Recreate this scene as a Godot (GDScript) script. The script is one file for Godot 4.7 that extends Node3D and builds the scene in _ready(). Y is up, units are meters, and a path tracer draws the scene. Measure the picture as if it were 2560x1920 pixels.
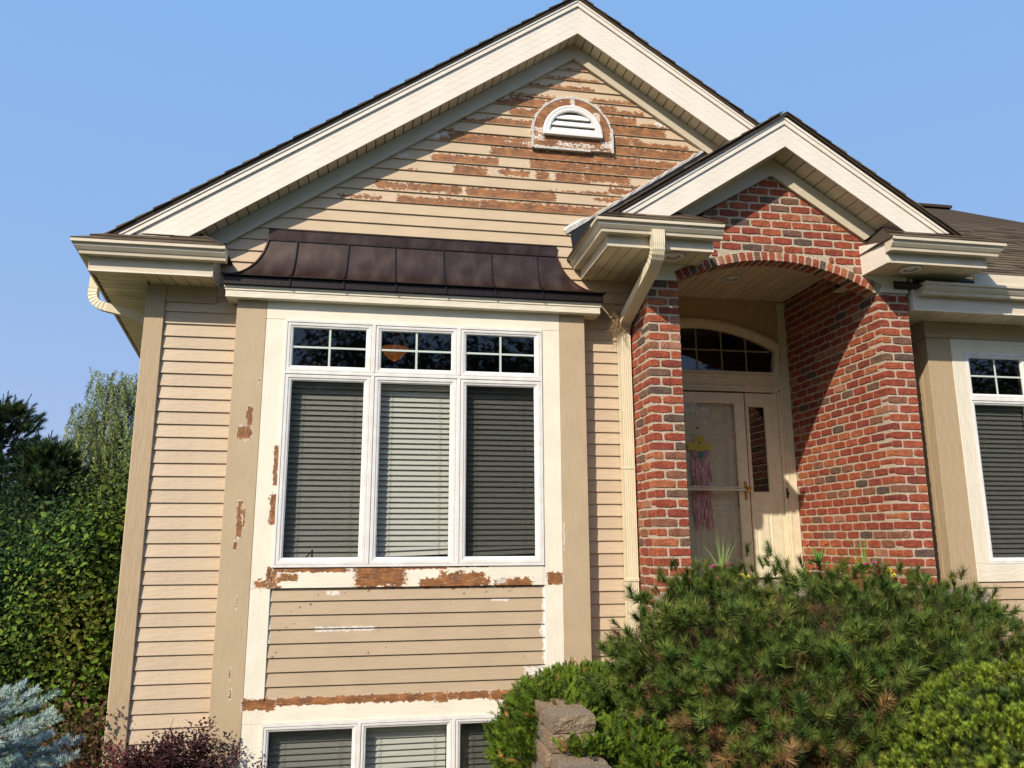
extends Node3D
# A tan clapboard house with a bay window, a brick entry and peeling paint. Units are metres; y = 0 is the height of the lens.

var M := {}          # materials
var T := {}          # shared textures
var rng := RandomNumberGenerator.new()
var taken := {}
const PB := 0.5185   # front face of the brick
const BAY := 0.1412  # front face of the bay boards


# ---------------------------------------------------------------- mesh builder
class MB:
	var v := PackedVector3Array()
	var uvr := Rect2()
	func tri(a: Vector3, b: Vector3, c: Vector3) -> void:   # seen from outside a, b, c run anticlockwise
		v.append(a); v.append(c); v.append(b)
	func quad(a: Vector3, b: Vector3, c: Vector3, d: Vector3) -> void:
		tri(a, b, c); tri(a, c, d)
	func fix(from: int) -> void:                            # turn a closed solid right side out
		var vol := 0.0
		var o := v[from]
		for i in range(from, v.size(), 3):
			vol += (v[i] - o).dot((v[i + 1] - o).cross(v[i + 2] - o))
		if vol > 0.0:
			for i in range(from, v.size(), 3):
				var t := v[i + 1]
				v[i + 1] = v[i + 2]
				v[i + 2] = t
	func hexa(p: Array) -> void:                            # bottom ring 0-3, top ring 4-7
		var s := v.size()
		quad(p[3], p[2], p[1], p[0]); quad(p[4], p[5], p[6], p[7])
		for i in 4:
			var j := (i + 1) % 4
			quad(p[i], p[j], p[j + 4], p[i + 4])
		fix(s)
	func box(a: Vector3, b: Vector3) -> void:
		hexa([Vector3(a.x, a.y, a.z), Vector3(b.x, a.y, a.z), Vector3(b.x, a.y, b.z), Vector3(a.x, a.y, b.z), Vector3(a.x, b.y, a.z), Vector3(b.x, b.y, a.z), Vector3(b.x, b.y, b.z), Vector3(a.x, b.y, b.z)])
	func bevel(a: Vector3, b: Vector3, r: float) -> void:   # box with its edges taken off
		var s := v.size()
		var c := (a + b) / 2.0
		var h := (b - a) / 2.0
		var ax := [Vector3.RIGHT, Vector3.UP, Vector3.BACK]
		for k in 3:
			var u: Vector3 = ax[(k + 1) % 3]
			var w: Vector3 = ax[(k + 2) % 3]
			var n: Vector3 = ax[k]
			for sg in [-1.0, 1.0]:
				var q := []
				for e in [[-1, -1], [1, -1], [1, 1], [-1, 1]]:
					q.append(c + n * sg * h.dot(n) + u * e[0] * (h.dot(u) - r) + w * e[1] * (h.dot(w) - r))
				if sg > 0: quad(q[0], q[1], q[2], q[3])
				else: quad(q[3], q[2], q[1], q[0])
			for e in [[-1, -1], [1, -1], [1, 1], [-1, 1]]:   # edges along n
				var p1: Vector3 = c + u * e[0] * h.dot(u) + w * e[1] * (h.dot(w) - r)
				var p2: Vector3 = c + u * e[0] * (h.dot(u) - r) + w * e[1] * h.dot(w)
				var d: Vector3 = n * (h.dot(n) - r)
				if e[0] * e[1] > 0: quad(p1 - d, p2 - d, p2 + d, p1 + d)
				else: quad(p1 + d, p2 + d, p2 - d, p1 - d)
		for x in [-1.0, 1.0]:
			for y in [-1.0, 1.0]:
				for z in [-1.0, 1.0]:
					var o := Vector3(x, y, z) * h
					var p := c + o - Vector3(0, y, z) * r
					var q := c + o - Vector3(x, 0, z) * r
					var t := c + o - Vector3(x, y, 0) * r
					if x * y * z > 0: tri(p, q, t)
					else: tri(p, t, q)
	func loft(rings: Array, caps := true, closed := true) -> void:
		var s := v.size()
		var n: int = rings[0].size()
		for i in rings.size() - 1:
			for k in (n if closed else n - 1):
				var l := (k + 1) % n
				quad(rings[i][k], rings[i][l], rings[i + 1][l], rings[i + 1][k])
		if caps:
			for e in [0, rings.size() - 1]:
				var g: Array = rings[e]
				var flat := PackedVector2Array()
				var nn := Vector3.ZERO
				for k in n:
					nn += (g[k] as Vector3).cross(g[(k + 1) % n])
				nn = nn.normalized()
				var ux := nn.cross(Vector3.UP if absf(nn.y) < 0.9 else Vector3.RIGHT).normalized()
				var uy := nn.cross(ux)
				for k in n:
					flat.append(Vector2(ux.dot(g[k]), uy.dot(g[k])))
				var ix := Geometry2D.triangulate_polygon(flat)
				for k in range(0, ix.size(), 3):
					var a: Vector3 = g[ix[k]]
					var b: Vector3 = g[ix[k + 1]]
					var c: Vector3 = g[ix[k + 2]]
					var up := (b - a).cross(c - a).dot(nn) > 0.0
					if up == (e != 0): tri(a, b, c)
					else: tri(a, c, b)
			fix(s)
	func prism(poly: Array, z0: float, z1: float) -> void:  # a polygon in x, y drawn out from z0 to z1
		var s := v.size()
		var p2 := PackedVector2Array(poly)
		var ix := Geometry2D.triangulate_polygon(p2)
		for k in range(0, ix.size(), 3):
			var a := p2[ix[k]]
			var b := p2[ix[k + 1]]
			var c := p2[ix[k + 2]]
			if (b - a).cross(c - a) < 0.0:
				var t := b
				b = c
				c = t
			tri(Vector3(a.x, a.y, z1), Vector3(b.x, b.y, z1), Vector3(c.x, c.y, z1))
			tri(Vector3(a.x, a.y, z0), Vector3(c.x, c.y, z0), Vector3(b.x, b.y, z0))
		var cw := Geometry2D.is_polygon_clockwise(p2)
		for k in p2.size():
			var a := p2[k]
			var b := p2[(k + 1) % p2.size()]
			if cw:
				var t := a
				a = b
				b = t
			quad(Vector3(a.x, a.y, z0), Vector3(b.x, b.y, z0), Vector3(b.x, b.y, z1), Vector3(a.x, a.y, z1))
	func mesh(smooth := false) -> ArrayMesh:
		var n := PackedVector3Array()
		n.resize(v.size())
		var sums := {}
		for i in range(0, v.size(), 3):
			var f := (v[i + 2] - v[i]).cross(v[i + 1] - v[i])
			for k in 3:
				n[i + k] = f.normalized()
				if smooth:
					var key := (v[i + k] * 2000.0).round()
					sums[key] = sums.get(key, Vector3.ZERO) + f
		if smooth:
			for i in v.size():
				n[i] = (sums[(v[i] * 2000.0).round()] as Vector3).normalized()
		var arr := []
		arr.resize(Mesh.ARRAY_MAX)
		arr[Mesh.ARRAY_VERTEX] = v
		arr[Mesh.ARRAY_NORMAL] = n
		if uvr.has_area():
			var uv := PackedVector2Array()
			for p in v:
				uv.append(Vector2((p.x - uvr.position.x) / uvr.size.x, 1.0 - (p.y - uvr.position.y) / uvr.size.y))
			arr[Mesh.ARRAY_TEX_UV] = uv
		var m := ArrayMesh.new()
		m.add_surface_from_arrays(Mesh.PRIMITIVE_TRIANGLES, arr)
		return m


# ---------------------------------------------------------------- nodes
func thing(called: String, label: String, category: String, at: Vector3, group := "") -> Node3D:
	var o := Node3D.new()
	o.name = called
	add_child(o, true)
	o.position = at
	tag(o, label, category, group)
	return o

func tag(o: Node, label: String, category: String, group := "") -> void:
	if label: o.set_meta("label", label)
	if category: o.set_meta("category", category)
	if group: o.set_meta("group", group)

func put(o: Node3D, called: String, parent: Node) -> Node3D:   # under a thing; everything keeps world coordinates
	var k: int = taken.get(str(parent.get_instance_id()) + called, 0)
	taken[str(parent.get_instance_id()) + called] = k + 1
	o.name = called if k == 0 else "%s_%03d" % [called, k]
	parent.add_child(o, true)
	if parent.get_parent() == self: o.position -= (parent as Node3D).position
	return o

func part(called: String, m, mat: Material, parent: Node, smooth := false) -> MeshInstance3D:
	var o := MeshInstance3D.new()
	o.mesh = m.mesh(smooth) if m is MB else m
	o.material_override = mat
	put(o, called, parent)
	return o

func piece(called: String, m: Mesh, mat: Material, parent: Node, xf: Transform3D) -> MeshInstance3D:
	var o := MeshInstance3D.new()
	o.mesh = m
	o.material_override = mat
	o.transform = xf
	put(o, called, parent)
	return o

func group_part(called: String, parent: Node) -> Node3D:
	return put(Node3D.new(), called, parent)

func many(called: String, m: Mesh, mat: Material, parent: Node, xf: Array, cols: Array, stuff := false) -> MultiMeshInstance3D:
	var mm := MultiMesh.new()
	mm.transform_format = MultiMesh.TRANSFORM_3D
	mm.use_colors = cols.size() > 0
	mm.mesh = m
	mm.instance_count = xf.size()
	for i in xf.size():
		mm.set_instance_transform(i, xf[i])
		if cols.size() > 0: mm.set_instance_color(i, cols[i])
	var o := MultiMeshInstance3D.new()
	o.multimesh = mm
	o.material_override = mat
	if stuff: o.set_meta("kind", "stuff")
	if parent == self:
		o.name = called
		add_child(o, true)
	else:
		put(o, called, parent)
	return o

func structure(called: String, m, mat: Material) -> MeshInstance3D:
	var o := MeshInstance3D.new()
	o.mesh = m.mesh() if m is MB else m
	o.material_override = mat
	o.name = called
	o.set_meta("kind", "structure")
	add_child(o, true)
	return o

func boxp(called: String, x0: float, x1: float, y0: float, y1: float, z0: float, z1: float, mat: Material, parent: Node, r := 0.0, uvr := Rect2()) -> MeshInstance3D:
	var b := MB.new()
	b.uvr = uvr
	if r > 0.0: b.bevel(Vector3(x0, y0, z0), Vector3(x1, y1, z1), r)
	else: b.box(Vector3(x0, y0, z0), Vector3(x1, y1, z1))
	return part(called, b, mat, parent)


# ---------------------------------------------------------------- materials
func noise_tex(seed_: int, freq: float, lo: Color, hi: Color, size := 256, octaves := 4, kind := FastNoiseLite.TYPE_SIMPLEX_SMOOTH) -> NoiseTexture2D:
	var t := NoiseTexture2D.new()
	t.width = size; t.height = size; t.seamless = true
	var n := FastNoiseLite.new()
	n.seed = seed_; n.frequency = freq; n.fractal_octaves = octaves; n.noise_type = kind
	t.noise = n
	var g := Gradient.new()
	g.set_color(0, lo); g.set_color(1, hi)
	t.color_ramp = g
	return t

func bump_tex(seed_: int, freq: float, strength: float, octaves := 4) -> NoiseTexture2D:
	var t := NoiseTexture2D.new()
	t.width = 256; t.height = 256; t.seamless = true; t.as_normal_map = true; t.bump_strength = strength
	var n := FastNoiseLite.new()
	n.seed = seed_; n.frequency = freq; n.fractal_octaves = octaves
	t.noise = n
	return t

func rgb(r: float, g: float, b: float) -> Color: return Color(r / 255.0, g / 255.0, b / 255.0)

func mat(called: String, c: Color, rough := 0.7, tex: Texture2D = null, bump: Texture2D = null, scale := Vector3.ONE, depth := 1.0) -> StandardMaterial3D:
	var m := StandardMaterial3D.new()
	m.resource_name = called
	m.albedo_color = c
	m.roughness = rough
	m.uv1_triplanar = tex != null or bump != null
	m.uv1_world_triplanar = m.uv1_triplanar
	m.uv1_scale = scale
	if tex: m.albedo_texture = tex
	if bump:
		m.normal_enabled = true
		m.normal_texture = bump
		m.normal_scale = depth
	M[called] = m
	return m

func leafmat(called: String, back := Color(0.1, 0.14, 0.03), rough := 0.6) -> StandardMaterial3D:
	var m := mat(called, Color.WHITE, rough)
	m.vertex_color_use_as_albedo = true
	m.backlight_enabled = true
	m.backlight = back
	m.metallic_specular = 0.2
	return m

func glassmat(called: String, c: Color, a: float) -> StandardMaterial3D:
	var m := StandardMaterial3D.new()
	m.resource_name = called
	m.albedo_color = Color(c.r, c.g, c.b, a)
	m.transparency = BaseMaterial3D.TRANSPARENCY_ALPHA
	m.roughness = 0.02
	m.metallic_specular = 0.6
	M[called] = m
	return m

func materials() -> void:
	T.mottle = noise_tex(3, 0.012, Color(0.93, 0.92, 0.9), Color(1, 1, 1))
	T.mottle2 = noise_tex(8, 0.03, Color(0.8, 0.79, 0.77), Color(1, 1, 1))
	T.blotch = noise_tex(5, 0.02, Color(0.72, 0.7, 0.7), Color(1, 1, 1))
	T.grain = bump_tex(11, 0.02, 4.0)
	T.rough = bump_tex(12, 0.06, 6.0)
	T.stone = noise_tex(15, 0.05, Color(0.55, 0.53, 0.5), Color(1, 0.99, 0.97), 256, 5)
	T.streak = noise_tex(17, 0.02, Color(0.55, 0.5, 0.5), Color(1, 0.97, 0.95))
	T.blot2 = noise_tex(23, 0.018, Color(0.6, 0.5, 0.47), Color(1, 1, 1), 256, 5)
	T.grit = noise_tex(19, 0.2, Color(0.5, 0.48, 0.46), Color(1, 1, 1), 256, 2)
	var along := Vector3(0.9, 14, 0.9)
	var upright := Vector3(12, 0.8, 12)
	for k in 3:
		var f: float = [1.0, 0.975, 1.02][k]
		mat("siding%d" % k, rgb(206 * f, 185 * f, 159 * f), 0.6, T.mottle, T.grain, along, 0.5)
		mat("shingle%d" % k, rgb(130 * f * f * f, 117 * f * f * f, 100 * f * f * f), 0.95, T.grit, null, Vector3(6, 6, 6))
		mat("soffit%d" % k, rgb(222 * f, 210 * f, 182 * f), 0.5, T.mottle, null, along)
	mat("shingle3", rgb(100, 90, 80), 0.95, T.grit, null, Vector3(6, 6, 6))
	for k in 4: M["shingle%d" % k].metallic_specular = 0.06
	mat("wing_siding", rgb(200, 176, 148), 0.6, T.mottle, T.grain, along, 0.5)
	mat("tan_up", rgb(190, 167, 136), 0.65, T.mottle, T.grain, upright, 0.35)
	mat("tan_flat", rgb(190, 167, 136), 0.65, T.mottle, T.grain, along, 0.7)
	mat("cream_up", rgb(240, 232, 213), 0.55, T.mottle, T.grain, upright, 0.35)
	mat("cream_flat", rgb(240, 232, 213), 0.55, T.mottle, T.grain, along, 0.8)
	mat("fascia", rgb(246, 237, 224), 0.4, T.mottle, null, along)
	mat("fascia_low", rgb(222, 213, 198), 0.4, T.mottle, null, along)
	mat("frieze", rgb(214, 203, 180), 0.55, T.mottle, null, along)
	mat("gutter", rgb(228, 215, 193), 0.35, T.mottle, null, Vector3(1, 5, 1))
	mat("spout", rgb(232, 221, 192), 0.38, T.mottle, null, Vector3(2, 1, 2))
	mat("vinyl", rgb(243, 241, 239), 0.35, T.mottle, null, Vector3(2, 2, 2))
	mat("muntin", rgb(205, 214, 205), 0.4)
	mat("white_vent", rgb(236, 234, 230), 0.4)
	mat("caulk", rgb(240, 237, 233), 0.6, T.mottle2, T.rough, Vector3(6, 6, 6))
	mat("flashing", rgb(28, 27, 28), 0.5, T.mottle2, null, Vector3(3, 3, 3))
	mat("copper", rgb(84, 69, 62), 0.36, T.blot2, null, Vector3(1.1, 0.8, 1.1))
	M.copper.metallic = 0.35
	mat("copper_dark", rgb(48, 38, 38), 0.45, T.streak, null, Vector3(5, 2, 3))
	M.copper_dark.metallic = 0.3
	mat("copper_rim", rgb(104, 74, 66), 0.4, T.streak, null, Vector3(5, 2, 3))
	M.copper_rim.metallic = 0.3
	mat("mortar", rgb(212, 196, 174), 0.95, T.mottle2, T.rough, Vector3(4, 4, 4), 0.8)
	var cols := [rgb(176, 86, 58), rgb(168, 78, 53), rgb(184, 96, 64), rgb(160, 76, 56), rgb(192, 114, 74), rgb(156, 103, 78), rgb(132, 97, 78), rgb(110, 88, 76), rgb(190, 132, 104), rgb(148, 70, 53)]
	for k in cols.size():
		mat("brick%d" % k, cols[k], 0.85, T.blotch, T.rough, Vector3(2.4, 3.1, 2.7), 0.7)
	mat("dark_room", rgb(70, 64, 56), 0.9)
	mat("black_gap", rgb(18, 17, 16), 0.9)
	mat("blind", rgb(229, 231, 219), 0.5)
	mat("blind_dark", rgb(150, 148, 132), 0.55)
	mat("cord", rgb(190, 192, 180), 0.7)
	for k in 2:
		var scr := mat("screen%d" % k, Color(0.05, 0.055, 0.055, 0.2 + 0.13 * k), 1.0)
		scr.transparency = BaseMaterial3D.TRANSPARENCY_ALPHA
	glassmat("glass", Color(0.02, 0.03, 0.025), 0.12)
	glassmat("dark_glass", Color(0.012, 0.014, 0.014), 0.6)
	M.dark_glass.metallic_specular = 1.0
	glassmat("storm_glass", Color(0.3, 0.3, 0.28), 0.06)
	mat("door", rgb(234, 225, 196), 0.45, T.mottle, null, Vector3(2, 2, 2))
	mat("door_trim", rgb(234, 224, 194), 0.5, T.mottle, null, Vector3(2, 2, 2))
	mat("stucco", rgb(200, 174, 130), 0.8, T.mottle, T.rough, Vector3(3, 3, 3), 0.5)
	mat("brass", rgb(196, 146, 58), 0.3)
	M.brass.metallic = 0.8
	mat("black_iron", rgb(28, 22, 20), 0.5)
	mat("concrete", rgb(196, 186, 168), 0.9, T.stone, T.rough, Vector3(2, 2, 2))
	mat("block0", rgb(178, 158, 136), 0.95, T.stone, T.rough, Vector3(5, 5, 5), 1.6)
	mat("block1", rgb(164, 150, 134), 0.95, T.stone, T.rough, Vector3(5, 5, 5), 1.6)
	mat("block2", rgb(188, 162, 134), 0.95, T.stone, T.rough, Vector3(5, 5, 5), 1.6)
	mat("mulch", rgb(92, 62, 46), 0.95, T.grit, T.rough, Vector3(3, 3, 3), 2.0)
	mat("lawn", rgb(74, 92, 44), 0.95, T.grit, T.rough, Vector3(1.5, 1.5, 1.5), 2.0)
	mat("bark", rgb(92, 76, 62), 0.95, T.stone, T.rough, Vector3(4, 1, 4), 1.5)
	mat("twig_brown", rgb(112, 84, 58), 0.9)
	mat("twig_red", rgb(122, 42, 44), 0.7)
	mat("straw", rgb(150, 126, 92), 0.95)
	mat("terracotta", rgb(150, 92, 66), 0.85, T.mottle2, null, Vector3(3, 3, 3))
	mat("white_plastic", rgb(236, 236, 236), 0.35)
	mat("chick_yellow", rgb(224, 204, 84), 0.7)
	mat("egg_pink", rgb(208, 150, 150), 0.7)
	mat("egg_teal", rgb(84, 160, 150), 0.7)
	mat("egg_lilac", rgb(176, 150, 180), 0.7)
	mat("beak", rgb(176, 64, 36), 0.7)
	mat("fringe0", rgb(240, 190, 182), 0.9)
	mat("fringe1", rgb(212, 150, 146), 0.9)
	mat("petal_pink", rgb(222, 92, 170), 0.6)
	mat("petal_orange", rgb(226, 112, 84), 0.6)
	mat("petal_yellow", rgb(218, 204, 40), 0.6)
	mat("amber", rgb(206, 140, 60), 0.35)
	leafmat("needles", Color(0.02, 0.03, 0.01), 0.5)
	leafmat("leaves", Color(0.12, 0.16, 0.03), 0.5)
	leafmat("dark_leaves", Color(0.03, 0.01, 0.01), 0.5)


func _ready() -> void:
	rng.seed = 20240
	# --- camera
	var cam := Camera3D.new()
	cam.name = "camera"
	var yaw := -0.1718
	var pitch := 0.1983
	var roll := -0.0035
	cam.basis = Basis(Vector3.UP, yaw) * Basis(Vector3.RIGHT, pitch) * Basis(Vector3.BACK, roll)
	cam.position = Vector3(0, 0, 6.7467)
	cam.fov = rad_to_deg(2.0 * atan(960.0 / 1937.68))
	cam.near = 0.05
	cam.far = 800.0
	add_child(cam)
	cam.current = true
	# --- sky, exposure
	var env := Environment.new()
	env.background_mode = Environment.BG_SKY
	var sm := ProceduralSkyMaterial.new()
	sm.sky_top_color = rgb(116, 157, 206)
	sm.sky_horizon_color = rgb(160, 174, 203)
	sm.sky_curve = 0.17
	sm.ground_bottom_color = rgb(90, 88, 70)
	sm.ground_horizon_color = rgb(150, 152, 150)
	sm.sun_angle_max = 48.0            # wide glow round the unseen sun, added as fill for the shaded facade
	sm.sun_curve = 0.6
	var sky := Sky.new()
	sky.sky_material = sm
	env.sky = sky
	env.tonemap_mode = Environment.TONE_MAPPER_LINEAR
	env.tonemap_exposure = 1.36
	env.sdfgi_enabled = true
	env.ssao_enabled = true
	env.ssil_enabled = true
	var we := WorldEnvironment.new()
	we.name = "environment"
	we.environment = env
	add_child(we)
	# --- sun: light travels along (0.86, -1.06, -1)
	var sun := DirectionalLight3D.new()
	sun.name = "sun"
	sun.look_at_from_position(Vector3.ZERO, Vector3(0.86, -1.06, -1.0))
	sun.light_energy = 1.15
	sun.light_color = Color(1.0, 0.955, 0.885)
	sun.light_angular_distance = 0.5
	sun.shadow_enabled = true
	add_child(sun)

	materials()
	ground()
	var house := thing("house", "tan clapboard house with peeling gable, copper bay roof and brick entry", "house", Vector3(1.8, -2.7, -2.0))
	main_walls(house)
	rakes(house)
	left_eave(house)
	bay(house)
	copper_roof(house)
	interior(house)
	brickwork(house)
	porch(house)
	entry(house)
	wing(house)
	retaining_wall()
	plants()
	small_things()


# ---------------------------------------------------------------- ground
func height(x: float, z: float) -> float:
	var low := lerpf(-2.7, -1.6, smoothstep(1.5, 6.2, z))
	var high := lerpf(-1.42, -1.6, smoothstep(0.9, 5.0, z))
	var k := maxf(z - 2.0, 0.0)
	var w := smoothstep(1.08 - k * 0.1, 1.24 + k * 0.5, x)
	return lerpf(low, high, w)

func sheet(xs: Array, zs: Array, lift: float) -> MB:
	var b := MB.new()
	for i in xs.size() - 1:
		for j in zs.size() - 1:
			var p := []
			for e in [[0, 1], [1, 1], [1, 0], [0, 0]]:
				var x: float = xs[i + e[0]]
				var z: float = zs[j + e[1]]
				p.append(Vector3(x, height(x, z) + lift, z))
			b.quad(p[0], p[1], p[2], p[3])
	return b

func ground() -> void:
	var xs := [-300, -80, -30, -12, -6, -3, -1, 0, 0.6, 0.9, 1.0]
	for k in 12: xs.append(1.03 + k * 0.03)
	xs.append_array([1.5, 1.8, 2.2, 2.8, 3.5, 5, 8, 14, 30, 80, 300])
	var zs := [-300, -80, -30, -12, -6, -3, -1, 0, 0.5]
	for k in 24: zs.append(0.9 + k * 0.25)
	zs.append_array([8, 10, 14, 22, 40, 90, 300])
	structure("ground", sheet(xs, zs, 0.0), M.lawn)
	var bx := []
	for k in 24: bx.append(1.3 + k * 0.25)
	var bz := []
	for k in 14: bz.append(0.95 + k * 0.28)
	structure("mulch_bed", sheet(bx, bz, 0.012), M.mulch)
	var lx := []
	for k in 14: lx.append(-2.9 + k * 0.29)
	var lz := []
	for k in 10: lz.append(0.2 + k * 0.32)
	structure("mulch_bed", sheet(lx, lz, 0.012), M.mulch)


# ---------------------------------------------------------------- paint that peels
func paint_texture(w: int, h: int, area: Rect2, bases: Array, wear: Array, seed_: int) -> ImageTexture:
	# bases: [Rect2, Color, fibre upright]; wear: [kind, x0, x1, y0, y1, roughness] with kind 0 bare wood, 1 white filler, 2 dark speck
	var n := FastNoiseLite.new()
	n.seed = seed_; n.frequency = 1.0; n.fractal_octaves = 4; n.fractal_gain = 0.6
	var n2 := FastNoiseLite.new()
	n2.seed = seed_ + 1; n2.frequency = 1.0; n2.fractal_octaves = 3
	var img := Image.create(w, h, false, Image.FORMAT_RGB8)
	img.fill(bases[0][1])
	for b in bases:
		var r: Rect2 = b[0]
		var i0 := clampi(int((r.position.x - area.position.x) / area.size.x * w), 0, w)
		var i1 := clampi(int((r.end.x - area.position.x) / area.size.x * w), 0, w)
		var j0 := clampi(int((area.end.y - r.end.y) / area.size.y * h), 0, h)
		var j1 := clampi(int((area.end.y - r.position.y) / area.size.y * h), 0, h)
		var c: Color = b[1]
		for j in range(j0, j1):
			var y := area.end.y - (j + 0.5) / h * area.size.y
			for i in range(i0, i1):
				var x := area.position.x + (i + 0.5) / w * area.size.x
				var g := n2.get_noise_2d(x * 60.0, y * 4.0) if b[2] else n2.get_noise_2d(x * 4.0, y * 60.0)
				var f := 1.0 + 0.035 * g + 0.035 * n.get_noise_2d(x * 2.5, y * 2.5)
				img.set_pixel(i, j, Color(c.r * f, c.g * f, c.b * f))
	for p in wear:
		var amp: float = p[5]
		var x0: float = p[1]
		var x1: float = p[2]
		var y0: float = p[3]
		var y1: float = p[4]
		var i0 := clampi(int((x0 - amp - area.position.x) / area.size.x * w), 0, w)
		var i1 := clampi(int((x1 + amp - area.position.x) / area.size.x * w) + 1, 0, w)
		var j0 := clampi(int((area.end.y - y1 - amp) / area.size.y * h), 0, h)
		var j1 := clampi(int((area.end.y - y0 + amp) / area.size.y * h) + 1, 0, h)
		var hx := (x1 - x0) / 2.0
		var hy := (y1 - y0) / 2.0
		var tall := hy > hx
		var lim_lo: float = p[6] if p.size() > 6 else -99.0
		var lim_hi: float = p[7] if p.size() > 7 else 99.0
		for j in range(j0, j1):
			var y := area.end.y - (j + 0.5) / h * area.size.y
			if y < lim_lo or y > lim_hi: continue
			for i in range(i0, i1):
				var x := area.position.x + (i + 0.5) / w * area.size.x
				var wx := x + amp * 1.4 * n.get_noise_2d(x * (40.0 if tall else 18.0), y * (14.0 if tall else 70.0))
				var wy := y + amp * 1.3 * n.get_noise_2d(x * (60.0 if tall else 17.0) + 77.0, y * 26.0)
				var dx := hx - absf(wx - (x0 + x1) / 2.0)
				var dy := hy - absf(wy - (y0 + y1) / 2.0)
				var d := minf(dx * (1.0 if tall else 0.28), dy * (0.28 if tall else 1.0))
				if d < 0.0: continue
				if p[0] == 0:
					if n.get_noise_2d(x * 30.0 + 9.0, y * 45.0) > 0.52: continue       # islands of paint left standing
					var g := n2.get_noise_2d(x * 130.0, y * 5.0) if tall else n2.get_noise_2d(x * 5.0, y * 130.0)
					var q := n.get_noise_2d(x * 7.0 + 31.0, y * 9.0)
					if d < 0.0022:                                                     # the broken edge of the paint film
						img.set_pixel(i, j, img.get_pixel(i, j).lerp(Color(0.93, 0.9, 0.86), 0.7))
						continue
					var f := 0.93 + 0.34 * g + 0.26 * q
					img.set_pixel(i, j, Color(0.6 * f, 0.4 * f, 0.24 * f * (1.0 - 0.1 * q)))
				elif p[0] == 1:
					var c := img.get_pixel(i, j)
					var a := clampf(d * 260.0, 0.0, 1.0) * clampf(0.75 + 0.9 * n2.get_noise_2d(x * 20.0, y * 90.0), 0.0, 1.0)
					img.set_pixel(i, j, c.lerp(Color(0.92, 0.905, 0.89), a))
				else:
					img.set_pixel(i, j, img.get_pixel(i, j).lerp(Color(0.36, 0.3, 0.24), 0.7))
	img.generate_mipmaps()
	return ImageTexture.create_from_image(img)

func painted(called: String, t: Texture2D) -> StandardMaterial3D:
	var m := mat(called, Color.WHITE, 0.62)
	m.albedo_texture = t
	return m


# ---------------------------------------------------------------- clapboards
func clapboard(parent: Node, m: Material, x0: float, x1: float, y: float, tall: float, z := 0.0, sl := 0.0, sr := 0.0, uvr := Rect2()) -> void:
	# sl and sr: how far the ends lean in over the board's height
	var b := MB.new()
	b.uvr = uvr
	var sag := rng.randf_range(-0.0012, 0.0012)
	var t := y + tall
	b.hexa([Vector3(x0, y, z - 0.02), Vector3(x1, y + sag, z - 0.02), Vector3(x1, y + sag, z + 0.006), Vector3(x0, y, z + 0.006), Vector3(x0 + sl, t, z - 0.02), Vector3(x1 - sr, t, z - 0.02), Vector3(x1 - sr, t, z - 0.009), Vector3(x0 + sl, t, z - 0.009)])
	part("siding_board", b, m, parent)

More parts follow.
